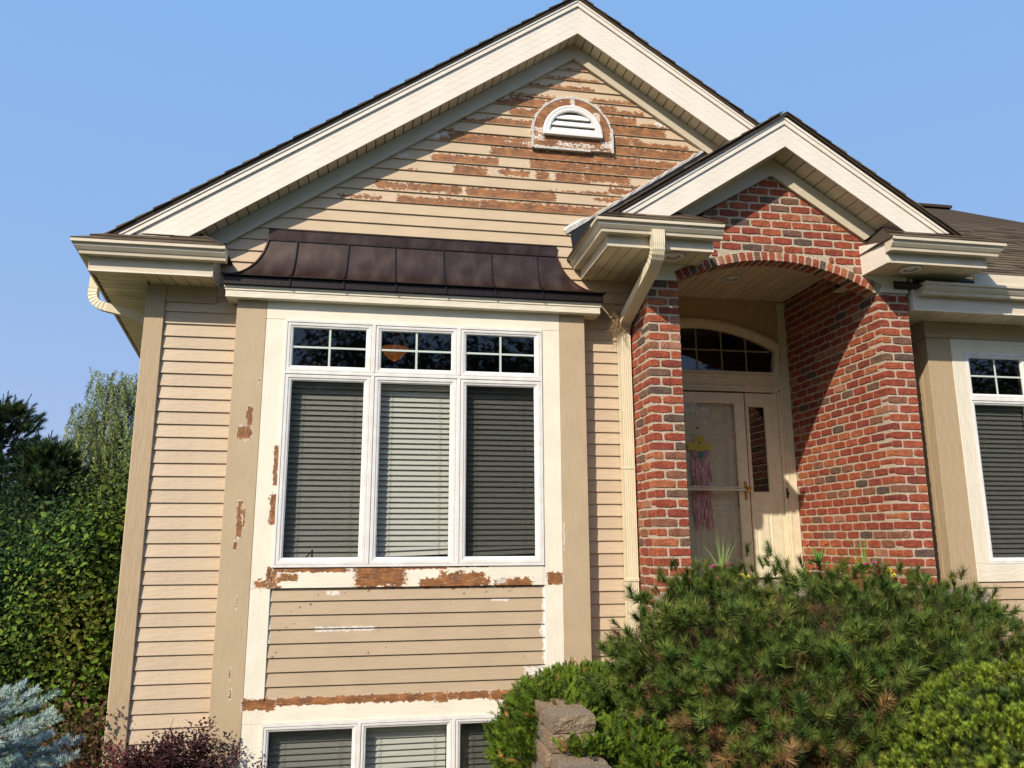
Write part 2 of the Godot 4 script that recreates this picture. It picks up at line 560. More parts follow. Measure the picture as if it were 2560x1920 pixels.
func main_walls(house: Node3D) -> void:
	var left := boxp("wall_sheathing", -1.95, -1.21, -2.8, 2.14, -0.15, -0.021, M.dark_room, house)
	var sw := MB.new()
	sw.hexa([Vector3(-1.97, -2.8, -0.003), Vector3(-3.36, -2.8, -9.0), Vector3(-3.34, -2.8, -9.0), Vector3(-1.951, -2.8, -0.003), Vector3(-1.97, 2.14, -0.003), Vector3(-3.36, 2.14, -9.0), Vector3(-3.34, 2.14, -9.0), Vector3(-1.951, 2.14, -0.003)])
	part("side_wall", sw, M.siding0, house)
	for k in range(-2, 41):
		clapboard(left, M["siding%d" % (absi(k * 7) % 3)], -1.832, -1.19, 1.7036 - k * 0.1075, 0.1195)
	clapboard(left, M.siding1, -1.42, -1.19, 2.026, 0.045)
	boxp("frieze_board", -1.824, -1.412, 2.0, 2.144, -0.01, 0.014, M.tan_flat, house, 0.002)
	boxp("corner_board", -1.9753, -1.8223, -2.8, 2.1455, 0.0, 0.026, M.tan_up, house, 0.003)
	boxp("corner_board", -1.9753, -1.9505, -2.8, 2.1455, -0.14, -0.002, M.cream_up, house, 0.003)
	# the wall between the bay and the brick
	var right := boxp("wall_sheathing", 1.815, 2.42, -2.8, 2.0, -0.15, -0.021, M.dark_room, house)
	for j in range(-38, 5):
		clapboard(right, M["siding%d" % (absi(j * 5) % 3)], 1.79, 2.32, 1.6022 + j * 0.1075, 0.1195 if j < 4 else 0.04)
	# the gable
	var area := Rect2(-1.5, 2.0, 5.6, 2.8)
	var base := Color(203 / 255.0, 180 / 255.0, 150 / 255.0)
	var wood := []
	for p in [[-0.41, -0.05, 3.08, 3.45], [0.12, 1.05, 3.05, 3.7], [0.9, 2.07, 3.05, 3.82], [-0.09, 0.16, 4.12, 4.85], [0.21, 0.68, 4.1, 4.9], [0.76, 1.58, 4.06, 4.88],
		[2.0, 2.07, 4.35, 4.72], [2.09, 2.33, 4.3, 4.85], [1.5, 1.9, 5.0, 5.14], [2.15, 2.5, 5.15, 5.8], [0.2, 0.3, 6.0, 6.12], [0.64, 0.92, 6.02, 6.85], [1.07, 1.33, 6.15, 6.8], [1.43, 1.52, 6.05, 6.9],
		[1.62, 1.93, 6.03, 6.9], [1.9, 2.33, 6.2, 6.97], [2.25, 2.5, 6.03, 6.2], [0.43, 1.03, 7.02, 7.8], [0.72, 0.8, 7.95, 8.0], [1.37, 2.05, 7.03, 7.98], [1.95, 2.75, 7.05, 7.95],
		[0.99, 2.02, 8.02, 8.92], [2.03, 2.5, 8.03, 8.86], [2.45, 2.92, 8.03, 8.7], [0.5, 1.4, 9.02, 9.95], [1.38, 2.2, 9.02, 9.5], [2.18, 3.0, 9.02, 9.9], [2.18, 2.45, 10.05, 10.8], [2.4, 2.95, 10.02, 10.42],
		[0.62, 1.05, 11.02, 11.32], [0.95, 1.42, 11.02, 11.65], [2.16, 2.72, 11.03, 11.95], [1.18, 1.5, 12.05, 12.78], [2.13, 2.42, 12.03, 12.85], [1.03, 1.6, 13.02, 13.88], [2.06, 2.22, 13.03, 13.8], [2.2, 2.5, 13.02, 13.4],
		[1.36, 2.0, 15.02, 15.38], [1.75, 1.88, 15.75, 15.95], [1.15, 1.6, 14.02, 14.25], [1.55, 2.05, 16.02, 16.25], [2.0, 2.42, 14.02, 14.4], [2.5, 2.75, 12.02, 12.3], [1.72, 1.95, 17.03, 17.2], [0.35, 0.6, 10.02, 10.2], [1.9, 2.1, 5.02, 5.3]]:
		var row := 2.723 + 0.1092 * floorf(p[2])
		wood.append([0, p[0] - 0.03, p[1] + 0.03, 2.723 + 0.1092 * p[2] - (0.025 if p[2] - floorf(p[2]) < 0.07 else 0.0), 2.723 + 0.1092 * p[3], 0.03, row + 0.003, row + 0.1075])
	for p in [[1.03, 1.16, 13.5, 13.95], [0.4, 0.58, 9.35, 9.85], [0.1, 0.2, 7.2, 7.5], [2.62, 2.86, 12.1, 12.7], [1.25, 1.37, 9.3, 9.5], [1.1, 1.18, 9.4, 9.55]]:
		wood.append([1, p[0], p[1], 2.723 + 0.1092 * p[2], 2.723 + 0.1092 * p[3], 0.03])
	var gable_paint := painted("gable_paint", paint_texture(1400, 700, area, [[area, base, false]], wood, 5))
	var bk := MB.new()
	bk.prism([Vector2(-1.95, 2.14), Vector2(-1.21, 2.14), Vector2(-1.21, 2.01), Vector2(2.29, 2.01), Vector2(2.29, 2.68), Vector2(4.95, 2.68), Vector2(1.8, 4.84), Vector2(-1.95, 2.29)], -0.15, -0.021)
	var gable := part("gable_wall", bk, M.dark_room, house)
	for k in range(-6, 20):
		var y := 2.723 + 0.1092 * k
		var t := y + 0.1212
		var lo := maxf(1.8 - (4.8 - y) / 0.68, -1.42)
		var lo2 := maxf(1.8 - (4.8 - t) / 0.68, -1.42)
		var hi := minf(1.8 + (4.8 - y) / 0.665, 2.3 if k < 0 else 99.0)
		var hi2 := minf(1.8 + (4.8 - t) / 0.665, 2.3 if k < 0 else 99.0)
		if k >= 0 and y < 3.9:
			hi = minf(hi, 1.85 + (y - 2.6) / 0.66)
			hi2 = minf(hi2, 1.85 + (t - 2.6) / 0.66)
		clapboard(gable, gable_paint, lo, hi, y, 0.1212, 0.0, lo2 - lo, hi - hi2, area)
	# half-round louvred vent
	var va := Rect2(1.36, 3.69, 0.83, 0.6)
	var vw := [[0, 1.36, 2.2, 3.69, 4.3, 0.02], [1, 1.75, 1.80, 4.1, 4.3, 0.015], [1, 1.37, 1.5, 3.78, 3.84, 0.03], [1, 1.38, 2.18, 3.69, 3.722, 0.022], [1, 1.6, 2.0, 3.735, 3.775, 0.03], [1, 2.05, 2.18, 3.74, 3.82, 0.03], [1, 1.36, 1.392, 3.7, 3.95, 0.015], [1, 2.15, 2.19, 3.7, 3.95, 0.02], [1, 1.39, 1.48, 3.86, 3.91, 0.02], [1, 1.98, 2.05, 4.02, 4.12, 0.03]]
	var ring := []
	for i in 25:
		var a := PI * i / 24.0
		ring.append(Vector2(1.774 + 0.396 * cos(a), 3.857 + 0.396 * sin(a)))
	var tb := MB.new()
	tb.uvr = va
	tb.prism(ring + [Vector2(1.378, 3.71), Vector2(2.17, 3.71)], -0.005, 0.034)
	var vent := part("gable_vent", tb, painted("vent_paint", paint_texture(380, 280, va, [[va, Color(0.92, 0.9, 0.88), false]], vw, 21)), house)
	var bead := MB.new()
	for i in 24:
		var a: Vector2 = ring[i]
		var b: Vector2 = ring[i + 1]
		var c := Vector2(1.774, 3.857)
		var w := 0.03 + 0.014 * sin(i * 2.3)
		var o1 := a + (a - c).normalized() * w * 0.5
		var o2 := b + (b - c).normalized() * w * 0.5
		bead.prism([a - (a - c).normalized() * 0.006, o1, o2, b - (b - c).normalized() * 0.006], -0.004, 0.037)
	bead.box(Vector3(1.368, 3.7, -0.004), Vector3(1.384, 3.86, 0.037))
	bead.box(Vector3(2.164, 3.7, -0.004), Vector3(2.184, 3.86, 0.037))
	bead.box(Vector3(1.39, 3.695, -0.004), Vector3(1.95, 3.713, 0.037))
	part("caulk_bead", bead, M.caulk, vent)
	var fr := MB.new()                                     # the white plastic frame
	var prof := [[0.296, 0.03], [0.296, 0.062], [0.28, 0.07], [0.262, 0.066], [0.25, 0.07], [0.232, 0.066], [0.228, 0.03]]
	var rings := []
	for i in 25:
		var a := PI * i / 24.0
		var g := []
		for p in prof: g.append(Vector3(1.772 + p[0] * cos(a), 3.862 + p[0] * sin(a), p[1]))
		rings.append(g)
	fr.loft(rings)
	fr.bevel(Vector3(1.476, 3.83, 0.03), Vector3(2.068, 3.868, 0.072), 0.004)
	part("vent_frame", fr, M.white_vent, vent)
	var bkv := MB.new()
	var hole := []
	for i in 17: hole.append(Vector2(1.772 + 0.235 * cos(PI * i / 16.0), 3.865 + 0.235 * sin(PI * i / 16.0)))
	bkv.prism(hole, 0.0345, 0.0365)
	part("vent_backing", bkv, M.black_gap, vent)
	for k in 3:
		var y := 3.868 + k * 0.07
		var half := sqrt(maxf(0.0, 0.234 * 0.234 - pow(y + 0.02 - 3.862, 2)))
		var b := MB.new()
		b.hexa([Vector3(1.772 - half, y, 0.038), Vector3(1.772 + half, y, 0.038), Vector3(1.772 + half, y, 0.064), Vector3(1.772 - half, y, 0.064), Vector3(1.772 - half, y + 0.058, 0.038), Vector3(1.772 + half * 0.93, y + 0.058, 0.038), Vector3(1.772 + half * 0.93, y + 0.058, 0.042), Vector3(1.772 - half * 0.93, y + 0.058, 0.042)])
		part("louver", b, M.white_vent, vent)


# ---------------------------------------------------------------- main gable roof
func band(x0: float, h0: float, h1: float, side: int, cut: float) -> Array:
	# a strip of the rake between two heights over the soffit line, from the apex down to the level cut or to x0
	var s := 0.68 if side < 0 else 0.665
	if side < 0:
		return [Vector2(1.8, 4.854 + h0), Vector2(1.8, 4.854 + h1), Vector2(1.8 - (4.854 + h1 - cut) / s, cut), Vector2(1.8 - (4.854 + h0 - cut) / s, cut)]
	return [Vector2(1.8, 4.854 + h0), Vector2(x0, 4.854 + h0 - s * (x0 - 1.8)), Vector2(x0, 4.854 + h1 - s * (x0 - 1.8)), Vector2(1.8, 4.854 + h1)]

func rakes(house: Node3D) -> void:
	var roof := MB.new()
	roof.loft([[Vector3(1.8, 5.212, 0.236), Vector3(1.8, 5.246, 0.236), Vector3(-2.46, 2.349, 0.236), Vector3(-2.46, 2.315, 0.236)], [Vector3(1.8, 5.212, -9.0), Vector3(1.8, 5.246, -9.0), Vector3(-3.9, 2.36, -9.0), Vector3(-3.9, 2.326, -9.0)]])
	roof.prism([Vector2(1.8, 5.212), Vector2(5.4, 2.818), Vector2(5.4, 2.852), Vector2(1.8, 5.246)], -9.0, 0.236)
	var rp := part("main_roof", roof, M.shingle3, house)
	for side in [-1, 1]:
		var s := 0.68 if side < 0 else 0.665
		var n := 30 if side < 0 else 15
		for k in n:
			var xa: float = 1.8 + side * (0.02 + k * 0.137)
			var xb: float = 1.8 + side * (0.02 + (k + 1) * 0.137)
			var ya := 5.247 - s * absf(xa - 1.8)
			var yb := 5.247 - s * absf(xb - 1.8)
			var b := MB.new()
			var zz := 0.249 + rng.randf_range(-0.003, 0.005)
			b.hexa([Vector3(xa, ya, -0.2), Vector3(xb, yb, -0.2), Vector3(xb, yb, zz), Vector3(xa, ya, zz), Vector3(xa, ya + 0.006, -0.2), Vector3(xb, yb + 0.02, -0.2), Vector3(xb, yb + 0.02, zz), Vector3(xa, ya + 0.006, zz)])
			part("shingle", b, M["shingle%d" % rng.randi_range(1, 3)], rp)
	boxp("ridge_cap", 1.7, 1.9, 5.22, 5.262, -3.0, 0.255, M.shingle3, rp)
	for side in [-1, 1]:
		var s := 0.68 if side < 0 else 0.665
		var low := MB.new()
		var edges := [0.0, 0.09, 0.165, 0.23, 0.288]
		for k in 4:
			low.prism(band(4.3, edges[k], edges[k + 1], side, 2.497), 0.186, 0.2035 + k * 0.0007)
		part("rake_fascia", low, M.fascia, house)
		var crown := MB.new()
		crown.prism(band(4.3, 0.2885, 0.333, side, 2.497), 0.186, 0.2215)
		crown.prism(band(4.3, 0.3335, 0.357, side, 2.497), 0.186, 0.229)
		part("rake_crown", crown, M.fascia, house)
		var fr := MB.new()
		if side < 0: fr.prism([Vector2(1.8, 4.852), Vector2(-1.62, 2.526), Vector2(-1.36, 2.548), Vector2(1.8, 4.697)], -0.005, 0.03)
		else: fr.prism([Vector2(1.8, 4.852), Vector2(1.8, 4.697), Vector2(4.2, 3.101), Vector2(4.2, 3.256)], -0.005, 0.03)
		part("rake_frieze", fr, M.frieze, house)
		var sb := MB.new()                                  # dark ply above the soffit boards
		sb.prism([Vector2(1.8, 4.872), Vector2(1.8 + side * 3.4, 4.872 - s * 3.4), Vector2(1.8 + side * 3.4, 4.884 - s * 3.4), Vector2(1.8, 4.884)], -0.02, 0.19)
		var soffit := part("rake_soffit", sb, M.black_gap, house)
		for k in (41 if side < 0 else 29):
			var xa: float = 1.8 + side * (0.002 + k * 0.083)
			var xb: float = 1.8 + side * (0.0755 + k * 0.083)
			var ya := 4.857 - s * absf(xa - 1.8)
			var yb := 4.857 - s * absf(xb - 1.8)
			var b := MB.new()
			b.hexa([Vector3(xa, ya, 0.0), Vector3(xb, yb, 0.0), Vector3(xb, yb, 0.188), Vector3(xa, ya, 0.188), Vector3(xa, ya + 0.012, 0.0), Vector3(xb, yb + 0.012, 0.0), Vector3(xb, yb + 0.012, 0.188), Vector3(xa, ya + 0.012, 0.188)])
			part("soffit_board", b, M["soffit%d" % (k % 3)], soffit)


# ---------------------------------------------------------------- gutters and downspouts
const GUTTER := [[0.0, 0.0], [0.068, 0.0], [0.072, 0.026], [0.080, 0.03], [0.1, 0.058], [0.1, 0.078], [0.122, 0.084], [0.122, 0.107], [0.0, 0.107]]

func gutter(parent: Node, a: Vector3, b: Vector3, out: Vector3, ma := 0.0, mb := 0.0) -> void:
	# from a to b along the fascia; ma and mb push the ends out with the depth (a mitre)
	var along := (b - a).normalized()
	var r1 := []
	var r2 := []
	for p in GUTTER:
		r1.append(a + out * p[0] + Vector3.UP * p[1] - along * ma * p[0])
		r2.append(b + out * p[0] + Vector3.UP * p[1] + along * mb * p[0])
	var m := MB.new()
	m.loft([r1, r2])
	part("gutter", m, M.gutter, parent)
	for e in [[a, ma, -1.0], [b, mb, 1.0]]:
		if e[1] == 0.0:
			var c1 := []
			var c2 := []
			for p in GUTTER:
				var q := Vector2(p[0], p[1]) + (Vector2(p[0], p[1]) - Vector2(0.06, 0.055)) * 0.05
				c1.append((e[0] as Vector3) + out * q.x + Vector3.UP * q.y - along * e[2] * 0.012)
				c2.append((e[0] as Vector3) + out * q.x + Vector3.UP * q.y + along * e[2] * 0.003)
			var c := MB.new()
			c.loft([c1, c2])
			part("gutter_end_cap", c, M.gutter, parent)

func spout(parent: Node, called: String, path: Array, side: Vector3, w: float, d: float, wrinkles: Array) -> void:
	# a ribbed downspout; wrinkles lists the path indices between which the pipe is crimped
	var sec := []
	var n := 13
	for k in n: sec.append(Vector2(-w / 2 + w * k / (n - 1), d / 2 - (0.003 if k % 2 == 1 else 0.0)))
	for k in n: sec.append(Vector2(w / 2 - w * k / (n - 1), -d / 2))
	var rings := []
	for i in path.size():
		var t: Vector3 = ((path[mini(i + 1, path.size() - 1)] as Vector3) - (path[maxi(i - 1, 0)] as Vector3)).normalized()
		var u := side
		var nn := t.cross(u).normalized()
		var g := []
		var f := 1.0
		for wr in wrinkles:
			if i >= wr[0] and i <= wr[1] and i % 2 == 1: f = 0.93
		for s in sec: g.append((path[i] as Vector3) + u * s.x * f + nn * s.y * f)
		rings.append(g)
	var m := MB.new()
	m.loft(rings)
	part(called, m, M.spout, parent)

func bend(path: Array, a: Vector3, b: Vector3, c: Vector3, n: int) -> void:   # a rounded corner
	for i in n + 1:
		var t := float(i) / n
		path.append(a.lerp(b, t).lerp(b.lerp(c, t), t))


# ---------------------------------------------------------------- the eave return at the left corner
func left_eave(house: Node3D) -> void:
	# the side of the house runs back at a slight angle
	var lean := 0.155
	var tb0 := MB.new()
	tb0.hexa([Vector3(-2.335, 2.158, 0.285), Vector3(-1.41, 2.158, 0.285), Vector3(-3.3, 2.158, -9.0), Vector3(-3.77, 2.158, -9.0), Vector3(-2.335, 2.17, 0.285), Vector3(-1.41, 2.17, 0.285), Vector3(-3.3, 2.17, -9.0), Vector3(-3.77, 2.17, -9.0)])
	var top := part("eave_soffit", tb0, M.black_gap, house)
	for k in 5:
		boxp("soffit_board", -1.948 + k * 0.108, -1.848 + k * 0.108, 2.145, 2.157, 0.002, 0.286, M["soffit%d" % (k % 3)], top)
	for k in 46:
		var sh := lean * maxf(0.0, k * 0.108 - 0.1)
		boxp("soffit_board", -2.338 - sh, -1.952 - sh, 2.145, 2.157, 0.186 - k * 0.108, 0.286 - k * 0.108, M["soffit%d" % ((k + 1) % 3)], top)
	boxp("eave_fascia", -2.34, -1.408, 2.152, 2.4, 0.287, 0.3, M.gutter, house)
	boxp("fascia_lip", -2.342, -1.406, 2.142, 2.1515, 0.284, 0.304, M.fascia, house)
	var sf := MB.new()
	sf.hexa([Vector3(-2.353, 2.145, 0.3), Vector3(-2.3405, 2.145, 0.3), Vector3(-2.3405 - lean * 9.3, 2.145, -9.0), Vector3(-2.353 - lean * 9.3, 2.145, -9.0), Vector3(-2.353, 2.4, 0.3), Vector3(-2.3405, 2.4, 0.3), Vector3(-2.3405 - lean * 9.3, 2.4, -9.0), Vector3(-2.353 - lean * 9.3, 2.4, -9.0)])
	part("eave_fascia", sf, M.gutter, house)
	boxp("eave_end_board", -1.407, -1.393, 2.142, 2.42, 0.006, 0.302, M.gutter, house)
	gutter(house, Vector3(-2.34, 2.262, 0.302), Vector3(-1.29, 2.262, 0.302), Vector3.BACK, 1.0, 0.0)
	gutter(house, Vector3(-2.355 - lean * 9.29, 2.262, -9.0), Vector3(-2.355, 2.262, 0.287), Vector3(-1, 0, 0.155).normalized(), 0.001, 0.86)
	# little hipped roof over the return
	return_roof(house, -2.465, -1.295, -2.06, -1.66, 2.362, 2.642, 0.412, -0.01, 5)
	# downspout that turns in under the eave
	var z := -0.36
	var p := [Vector3(-2.52, 2.3, z), Vector3(-2.52, 2.24, z)]
	bend(p, Vector3(-2.522, 2.2, z), Vector3(-2.55, 2.055, z), Vector3(-2.4, 2.025, z), 16)
	bend(p, Vector3(-2.22, 1.985, z), Vector3(-2.06, 1.95, z), Vector3(-2.045, 1.85, z), 8)
	p.append(Vector3(-2.045, -2.6, z))
	spout(house, "downspout", p, Vector3.BACK, 0.07, 0.075, [[2, 18], [19, 27]])

func return_roof(parent: Node, l0: float, r0: float, l1: float, r1: float, y0: float, y1: float, z0: float, z1: float, n: int) -> void:
	# a hipped scrap of roof: the eave edge l0..r0 at z0, the top edge l1..r1 against the wall at z1
	var rb := MB.new()
	rb.loft([[Vector3(l0, y0, z0), Vector3(r0, y0, z0), Vector3(r0, y0, z1), Vector3(l0, y0, z1)], [Vector3(l1, y1, z1 + 0.004), Vector3(r1, y1, z1 + 0.004), Vector3(r1, y1, z1), Vector3(l1, y1, z1)]])
	var r := part("return_roof", rb, M.shingle3, parent)
	for c in 4:
		var ta := c / 4.0
		var tb := minf((c + 1) / 4.0 + 0.03, 1.0)
		var m := maxi(2, n - c)
		for k in m:
			var off := 0.0 if c % 2 == 0 else -0.4
			var fa := (k + off) / m if k > 0 else 0.0
			var fb := (k + 1 + off) / m if k < m - 1 else 1.0
			var lift := 0.012 + rng.randf() * 0.008
			var p := []
			for q in [[fa, ta, 0.0], [fb, ta, 0.0], [fb, tb, 0.0], [fa, tb, 0.0], [fa, ta, lift], [fb, ta, lift], [fb, tb, 0.004], [fa, tb, 0.004]]:
				var l := lerpf(l0, l1, q[1])
				var rr := lerpf(r0, r1, q[1])
				p.append(Vector3(lerpf(l, rr - 0.004, q[0]), lerpf(y0, y1, q[1]) + q[2], lerpf(z0, z1, q[1]) + q[2] * 0.5))
			var b := MB.new()
			b.hexa(p)
			part("shingle", b, M["shingle%d" % rng.randi_range(0, 3)], r)
	var cap := MB.new()                                     # cap over the hip
	limb(cap, [Vector3(r0, y0 + 0.012, z0), Vector3(lerpf(r0, r1, 0.5), lerpf(y0, y1, 0.5) + 0.012, lerpf(z0, z1, 0.5)), Vector3(r1, y1 + 0.012, z1)], 0.016, 0.016, 6)
	part("hip_cap", cap, M.shingle3, r)


# ---------------------------------------------------------------- the bay
func ring_frame(b: MB, x0: float, x1: float, y0: float, y1: float, prof: Array) -> void:
	# mitred frame: prof is a list of [inset, z]
	var last := []
	for p in prof:
		var i: float = p[0]
		var g := [Vector3(x0 + i, y0 + i, p[1]), Vector3(x1 - i, y0 + i, p[1]), Vector3(x1 - i, y1 - i, p[1]), Vector3(x0 + i, y1 - i, p[1])]
		if last.size() > 0:
			for k in 4:
				var l := (k + 1) % 4
				b.quad(last[k], last[l], g[l], g[k])
		last = g

func light(parent: Node, called: String, x0: float, x1: float, y0: float, y1: float, z: float, deep: float, mv: int, mh: int, screen: bool, glass := "glass") -> Node3D:
	# one sash: z is its front; glass sits behind
	var b := MB.new()
	var w := deep
	ring_frame(b, x0, x1, y0, y1, [[-0.004, z - 0.06], [-0.004, z - 0.012], [0.003, z - 0.002], [0.007, z], [w * 0.5, z - 0.001], [w * 0.55, z - 0.006], [w * 0.85, z - 0.009], [w * 0.93, z - 0.014], [w, z - 0.016], [w, z - 0.04]])
	var s := part("window", b, M.vinyl, parent)
	boxp("pane", x0 + w - 0.004, x1 - w + 0.004, y0 + w - 0.004, y1 - w + 0.004, z - 0.029, z - 0.026, M[glass], s)
	var gx := x0 + w
	var gw := x1 - x0 - 2 * w
	var gy := y0 + w
	var gh := y1 - y0 - 2 * w
	for k in mv:
		var x := gx + gw * (k + 1) / (mv + 1)
		boxp("muntin", x - 0.009, x + 0.009, gy, gy + gh, z - 0.0255, z - 0.0205, M.muntin, s, 0.0015)
	for k in mh:
		var y := gy + gh * (k + 1) / (mh + 1)
		boxp("muntin", gx, gx + gw, y - 0.0089, y + 0.0089, z - 0.0253, z - 0.0207, M.muntin, s, 0.0015)
	if screen: boxp("insect_screen", gx, gx + gw, gy, gy + gh, z - 0.052, z - 0.051, M["screen%d" % (1 if x0 > 0.5 else 0)], s)
	return s

func blind(label: String, group: String, x0: float, x1: float, y0: float, y1: float, z: float, m: Material, tilt: float, sag := false) -> void:
	var t := thing("window_blind", label, "blind", Vector3((x0 + x1) / 2, y0, z), group)
	boxp("head_rail", x0, x1, y1 - 0.045, y1, z - 0.025, z + 0.025, m, t, 0.004)
	var n := int((y1 - y0 - 0.07) / 0.0455)
	for k in n + 1:
		var y := y1 - 0.075 - k * 0.0455
		var b := MB.new()
		var rings := []
		var last := k >= n - 1
		for e in [0, 1]:
			var x := x0 + 0.004 if e == 0 else x1 - 0.004
			var dy: float = (0.02 * e if sag and last else 0.0) + rng.randf_range(-0.0012, 0.0012)
			var g := []
			for q in [[-0.025, 0.0], [0.0, 0.0035], [0.025, 0.0], [0.025, -0.0015], [0.0, 0.002], [-0.025, -0.0015]]:
				var v := Vector2(q[0], q[1]).rotated(tilt)
				g.append(Vector3(x, y + dy + v.x, z + v.y))
			rings.append(g)
		b.loft(rings)
		part("slat", b, m, t)
	for f in [0.16, 0.84]:
		var x := lerpf(x0, x1, f)
		var c := MB.new()
		c.box(Vector3(x - 0.0015, y0 + 0.01, z + 0.0265), Vector3(x + 0.0015, y1 - 0.04, z + 0.029))
		part("ladder_cord", c, M.cord, t)

func bay(house: Node3D) -> void:
	var area := Rect2(-1.25, -2.7, 3.1, 4.75)
	var tan_ := Color(190 / 255.0, 169 / 255.0, 138 / 255.0)
	var cream := Color(240 / 255.0, 232 / 255.0, 213 / 255.0)
	var taupe := Color(188 / 255.0, 166 / 255.0, 138 / 255.0)
	var wear := []
	for p in [[-1.08, -1.03, 0.9, 1.1, 0.014], [-1.14, -1.03, 0.81, 0.93, 0.025], [-1.105, -1.062, 0.02, 0.32, 0.016], [-1.058, -1.036, 0.1, 0.27, 0.008], [-1.12, -1.088, -0.075, 0.0, 0.008], [-1.085, -1.075, -1.06, -0.96, 0.008], [-1.07, -1.06, -0.53, -0.42, 0.006], [-1.075, -1.06, -1.2, -1.12, 0.008], [-1.0, -0.985, 1.29, 1.33, 0.012],
		[1.622, 1.672, -1.2, -0.98, 0.02], [-0.845, -0.8, 0.43, 0.78, 0.018], [-0.855, -0.8, 0.12, 0.38, 0.022], [-0.85, -0.8, -0.38, -0.2, 0.02], [-0.94, -0.82, -0.375, -0.31, 0.03], [1.435, 1.585, -0.372, -0.27, 0.016],
		[-0.8, 0.1, -0.252, -0.2, 0.014], [-0.8, -0.765, -0.38, -0.2, 0.01], [-0.78, -0.6, -0.325, -0.262, 0.02], [-0.79, -0.72, -0.38, -0.357, 0.01], [-0.16, 0.26, -0.38, -0.2, 0.045], [0.2, 0.6, -0.236, -0.2, 0.014], [0.36, 0.96, -0.39, -0.305, 0.03], [0.53, 0.92, -0.31, -0.262, 0.03], [0.98, 1.32, -0.39, -0.315, 0.03], [0.6, 0.95, -0.225, -0.2, 0.012],
		[-0.98, 1.6, -1.262, -1.2, 0.013], [-0.98, -0.72, -1.29, -1.2, 0.02], [0.5, 0.62, -1.275, -1.2, 0.02], [0.95, 1.2, -1.275, -1.2, 0.02]]:
		wear.append([0, p[0], p[1], p[2], p[3], p[4]])
	for p in [[-0.38, -0.27, -0.434, -0.398, 0.008], [-0.46, 0.02, -0.714, -0.676, 0.008], [0.96, 1.12, -0.502, -0.476, 0.008], [1.24, 1.43, -1.1, -1.03, 0.03], [1.385, 1.43, -0.78, -0.68, 0.03], [1.4, 1.43, -1.2, -0.38, 0.014], [-0.82, -0.8, -0.8, -0.4, 0.012], [-0.23, -0.16, -0.27, -0.2, 0.012], [1.0, 1.1, -0.36, -0.3, 0.03], [1.12, 1.22, -0.32, -0.28, 0.03], [1.59, 1.602, -0.1, 0.15, 0.01], [-0.775, -0.73, -0.29, -0.255, 0.015]]:
		wear.append([1, p[0], p[1], p[2], p[3], p[4]])
	for k in 26:
		var x := -0.78 + 2.1 * pow(fposmod(k * 0.6180339, 1.0), 1.8)
		var y := -0.42 - 0.68 * pow(fposmod(k * 0.7548777, 1.0), 1.6)
		wear.append([2, x, x + 0.006 + 0.01 * fposmod(k * 0.37, 1.0), y, y + 0.006 + 0.012 * fposmod(k * 0.53, 1.0), 0.006])
	var bases := [[area, cream, false], [Rect2(-1.25, -2.7, 0.2855, 4.75), tan_, true], [Rect2(1.583, -2.7, 0.27, 4.75), tan_, true], [Rect2(-0.967, -2.7, 0.16, 4.55), cream, true], [Rect2(1.415, -2.7, 0.167, 4.55), cream, true], [Rect2(-0.808, -1.227, 2.227, 0.852), taupe, false]]
	var pt := painted("bay_paint", paint_texture(780, 1190, area, bases, wear, 31))
	boxp("bay_post", -1.2133, -0.969, -2.7, 2.004, 0.01, BAY, pt, house, 0.003, area)
	boxp("bay_post", 1.5825, 1.8174, -2.7, 2.004, 0.01, BAY, pt, house, 0.003, area)
	boxp("head_casing", -0.9675, 1.581, 1.8505, 2.0035, 0.02, BAY + 0.001, pt, house, 0.002, area)
	boxp("side_casing", -0.967, -0.8065, -0.376, 1.849, 0.02, BAY, pt, house, 0.002, area)
	boxp("side_casing", 1.416, 1.581, -0.376, 1.849, 0.02, BAY, pt, house, 0.002, area)
	boxp("side_casing", -0.9665, -0.8125, -1.2255, -0.378, 0.02, BAY + 0.002, pt, house, 0.002, area)
	boxp("side_casing", 1.421, 1.581, -1.2255, -0.378, 0.02, BAY + 0.002, pt, house, 0.002, area)
	boxp("sill_casing", -0.8055, 1.415, -0.3745, -0.212, 0.02, BAY + 0.003, pt, house, 0.002, area)
	boxp("middle_casing", -0.9675, 1.581, -1.385, -1.227, 0.02, BAY + 0.001, pt, house, 0.002, area)
	boxp("side_casing", -0.9665, -0.8185, -2.7, -1.3865, 0.02, BAY, pt, house, 0.002, area)
	boxp("side_casing", 1.425, 1.581, -2.7, -1.3865, 0.02, BAY, pt, house, 0.002, area)
	var panel := boxp("bay_panel", -0.9, 1.5, -1.24, -0.36, 0.02, 0.105, M.dark_room, house)
	for k in 8:
		clapboard(panel, pt, -0.813, 1.4215, -0.4731 - k * 0.1075 + 0.0, 0.1195 if k > 0 else 0.097, BAY - 0.012, 0.0, 0.0, area)
	# the upper window: frame, three transoms over three casements
	var f := MB.new()
	f.box(Vector3(-0.8055, 1.8405 - 0.012, 0.03), Vector3(1.4155, 1.849, BAY + 0.012))
	f.box(Vector3(-0.8055, -0.2115, 0.03), Vector3(1.4155, -0.192, BAY + 0.014))
	f.box(Vector3(-0.8055, -0.1915, 0.03), Vector3(-0.789, 1.828, BAY + 0.012))
	f.box(Vector3(1.4, -0.1915, 0.03), Vector3(1.4155, 1.828, BAY + 0.012))
	f.bevel(Vector3(-0.7885, 1.376, 0.03), Vector3(1.3995, 1.402, BAY + 0.013), 0.003)
	for x in [-0.0645, 0.6735]:
		f.bevel(Vector3(x - 0.017, -0.1915, 0.03), Vector3(x + 0.017, 1.3755, BAY + 0.014), 0.004)
		f.bevel(Vector3(x - 0.017, 1.4025, 0.03), Vector3(x + 0.017, 1.8275, BAY + 0.014), 0.004)
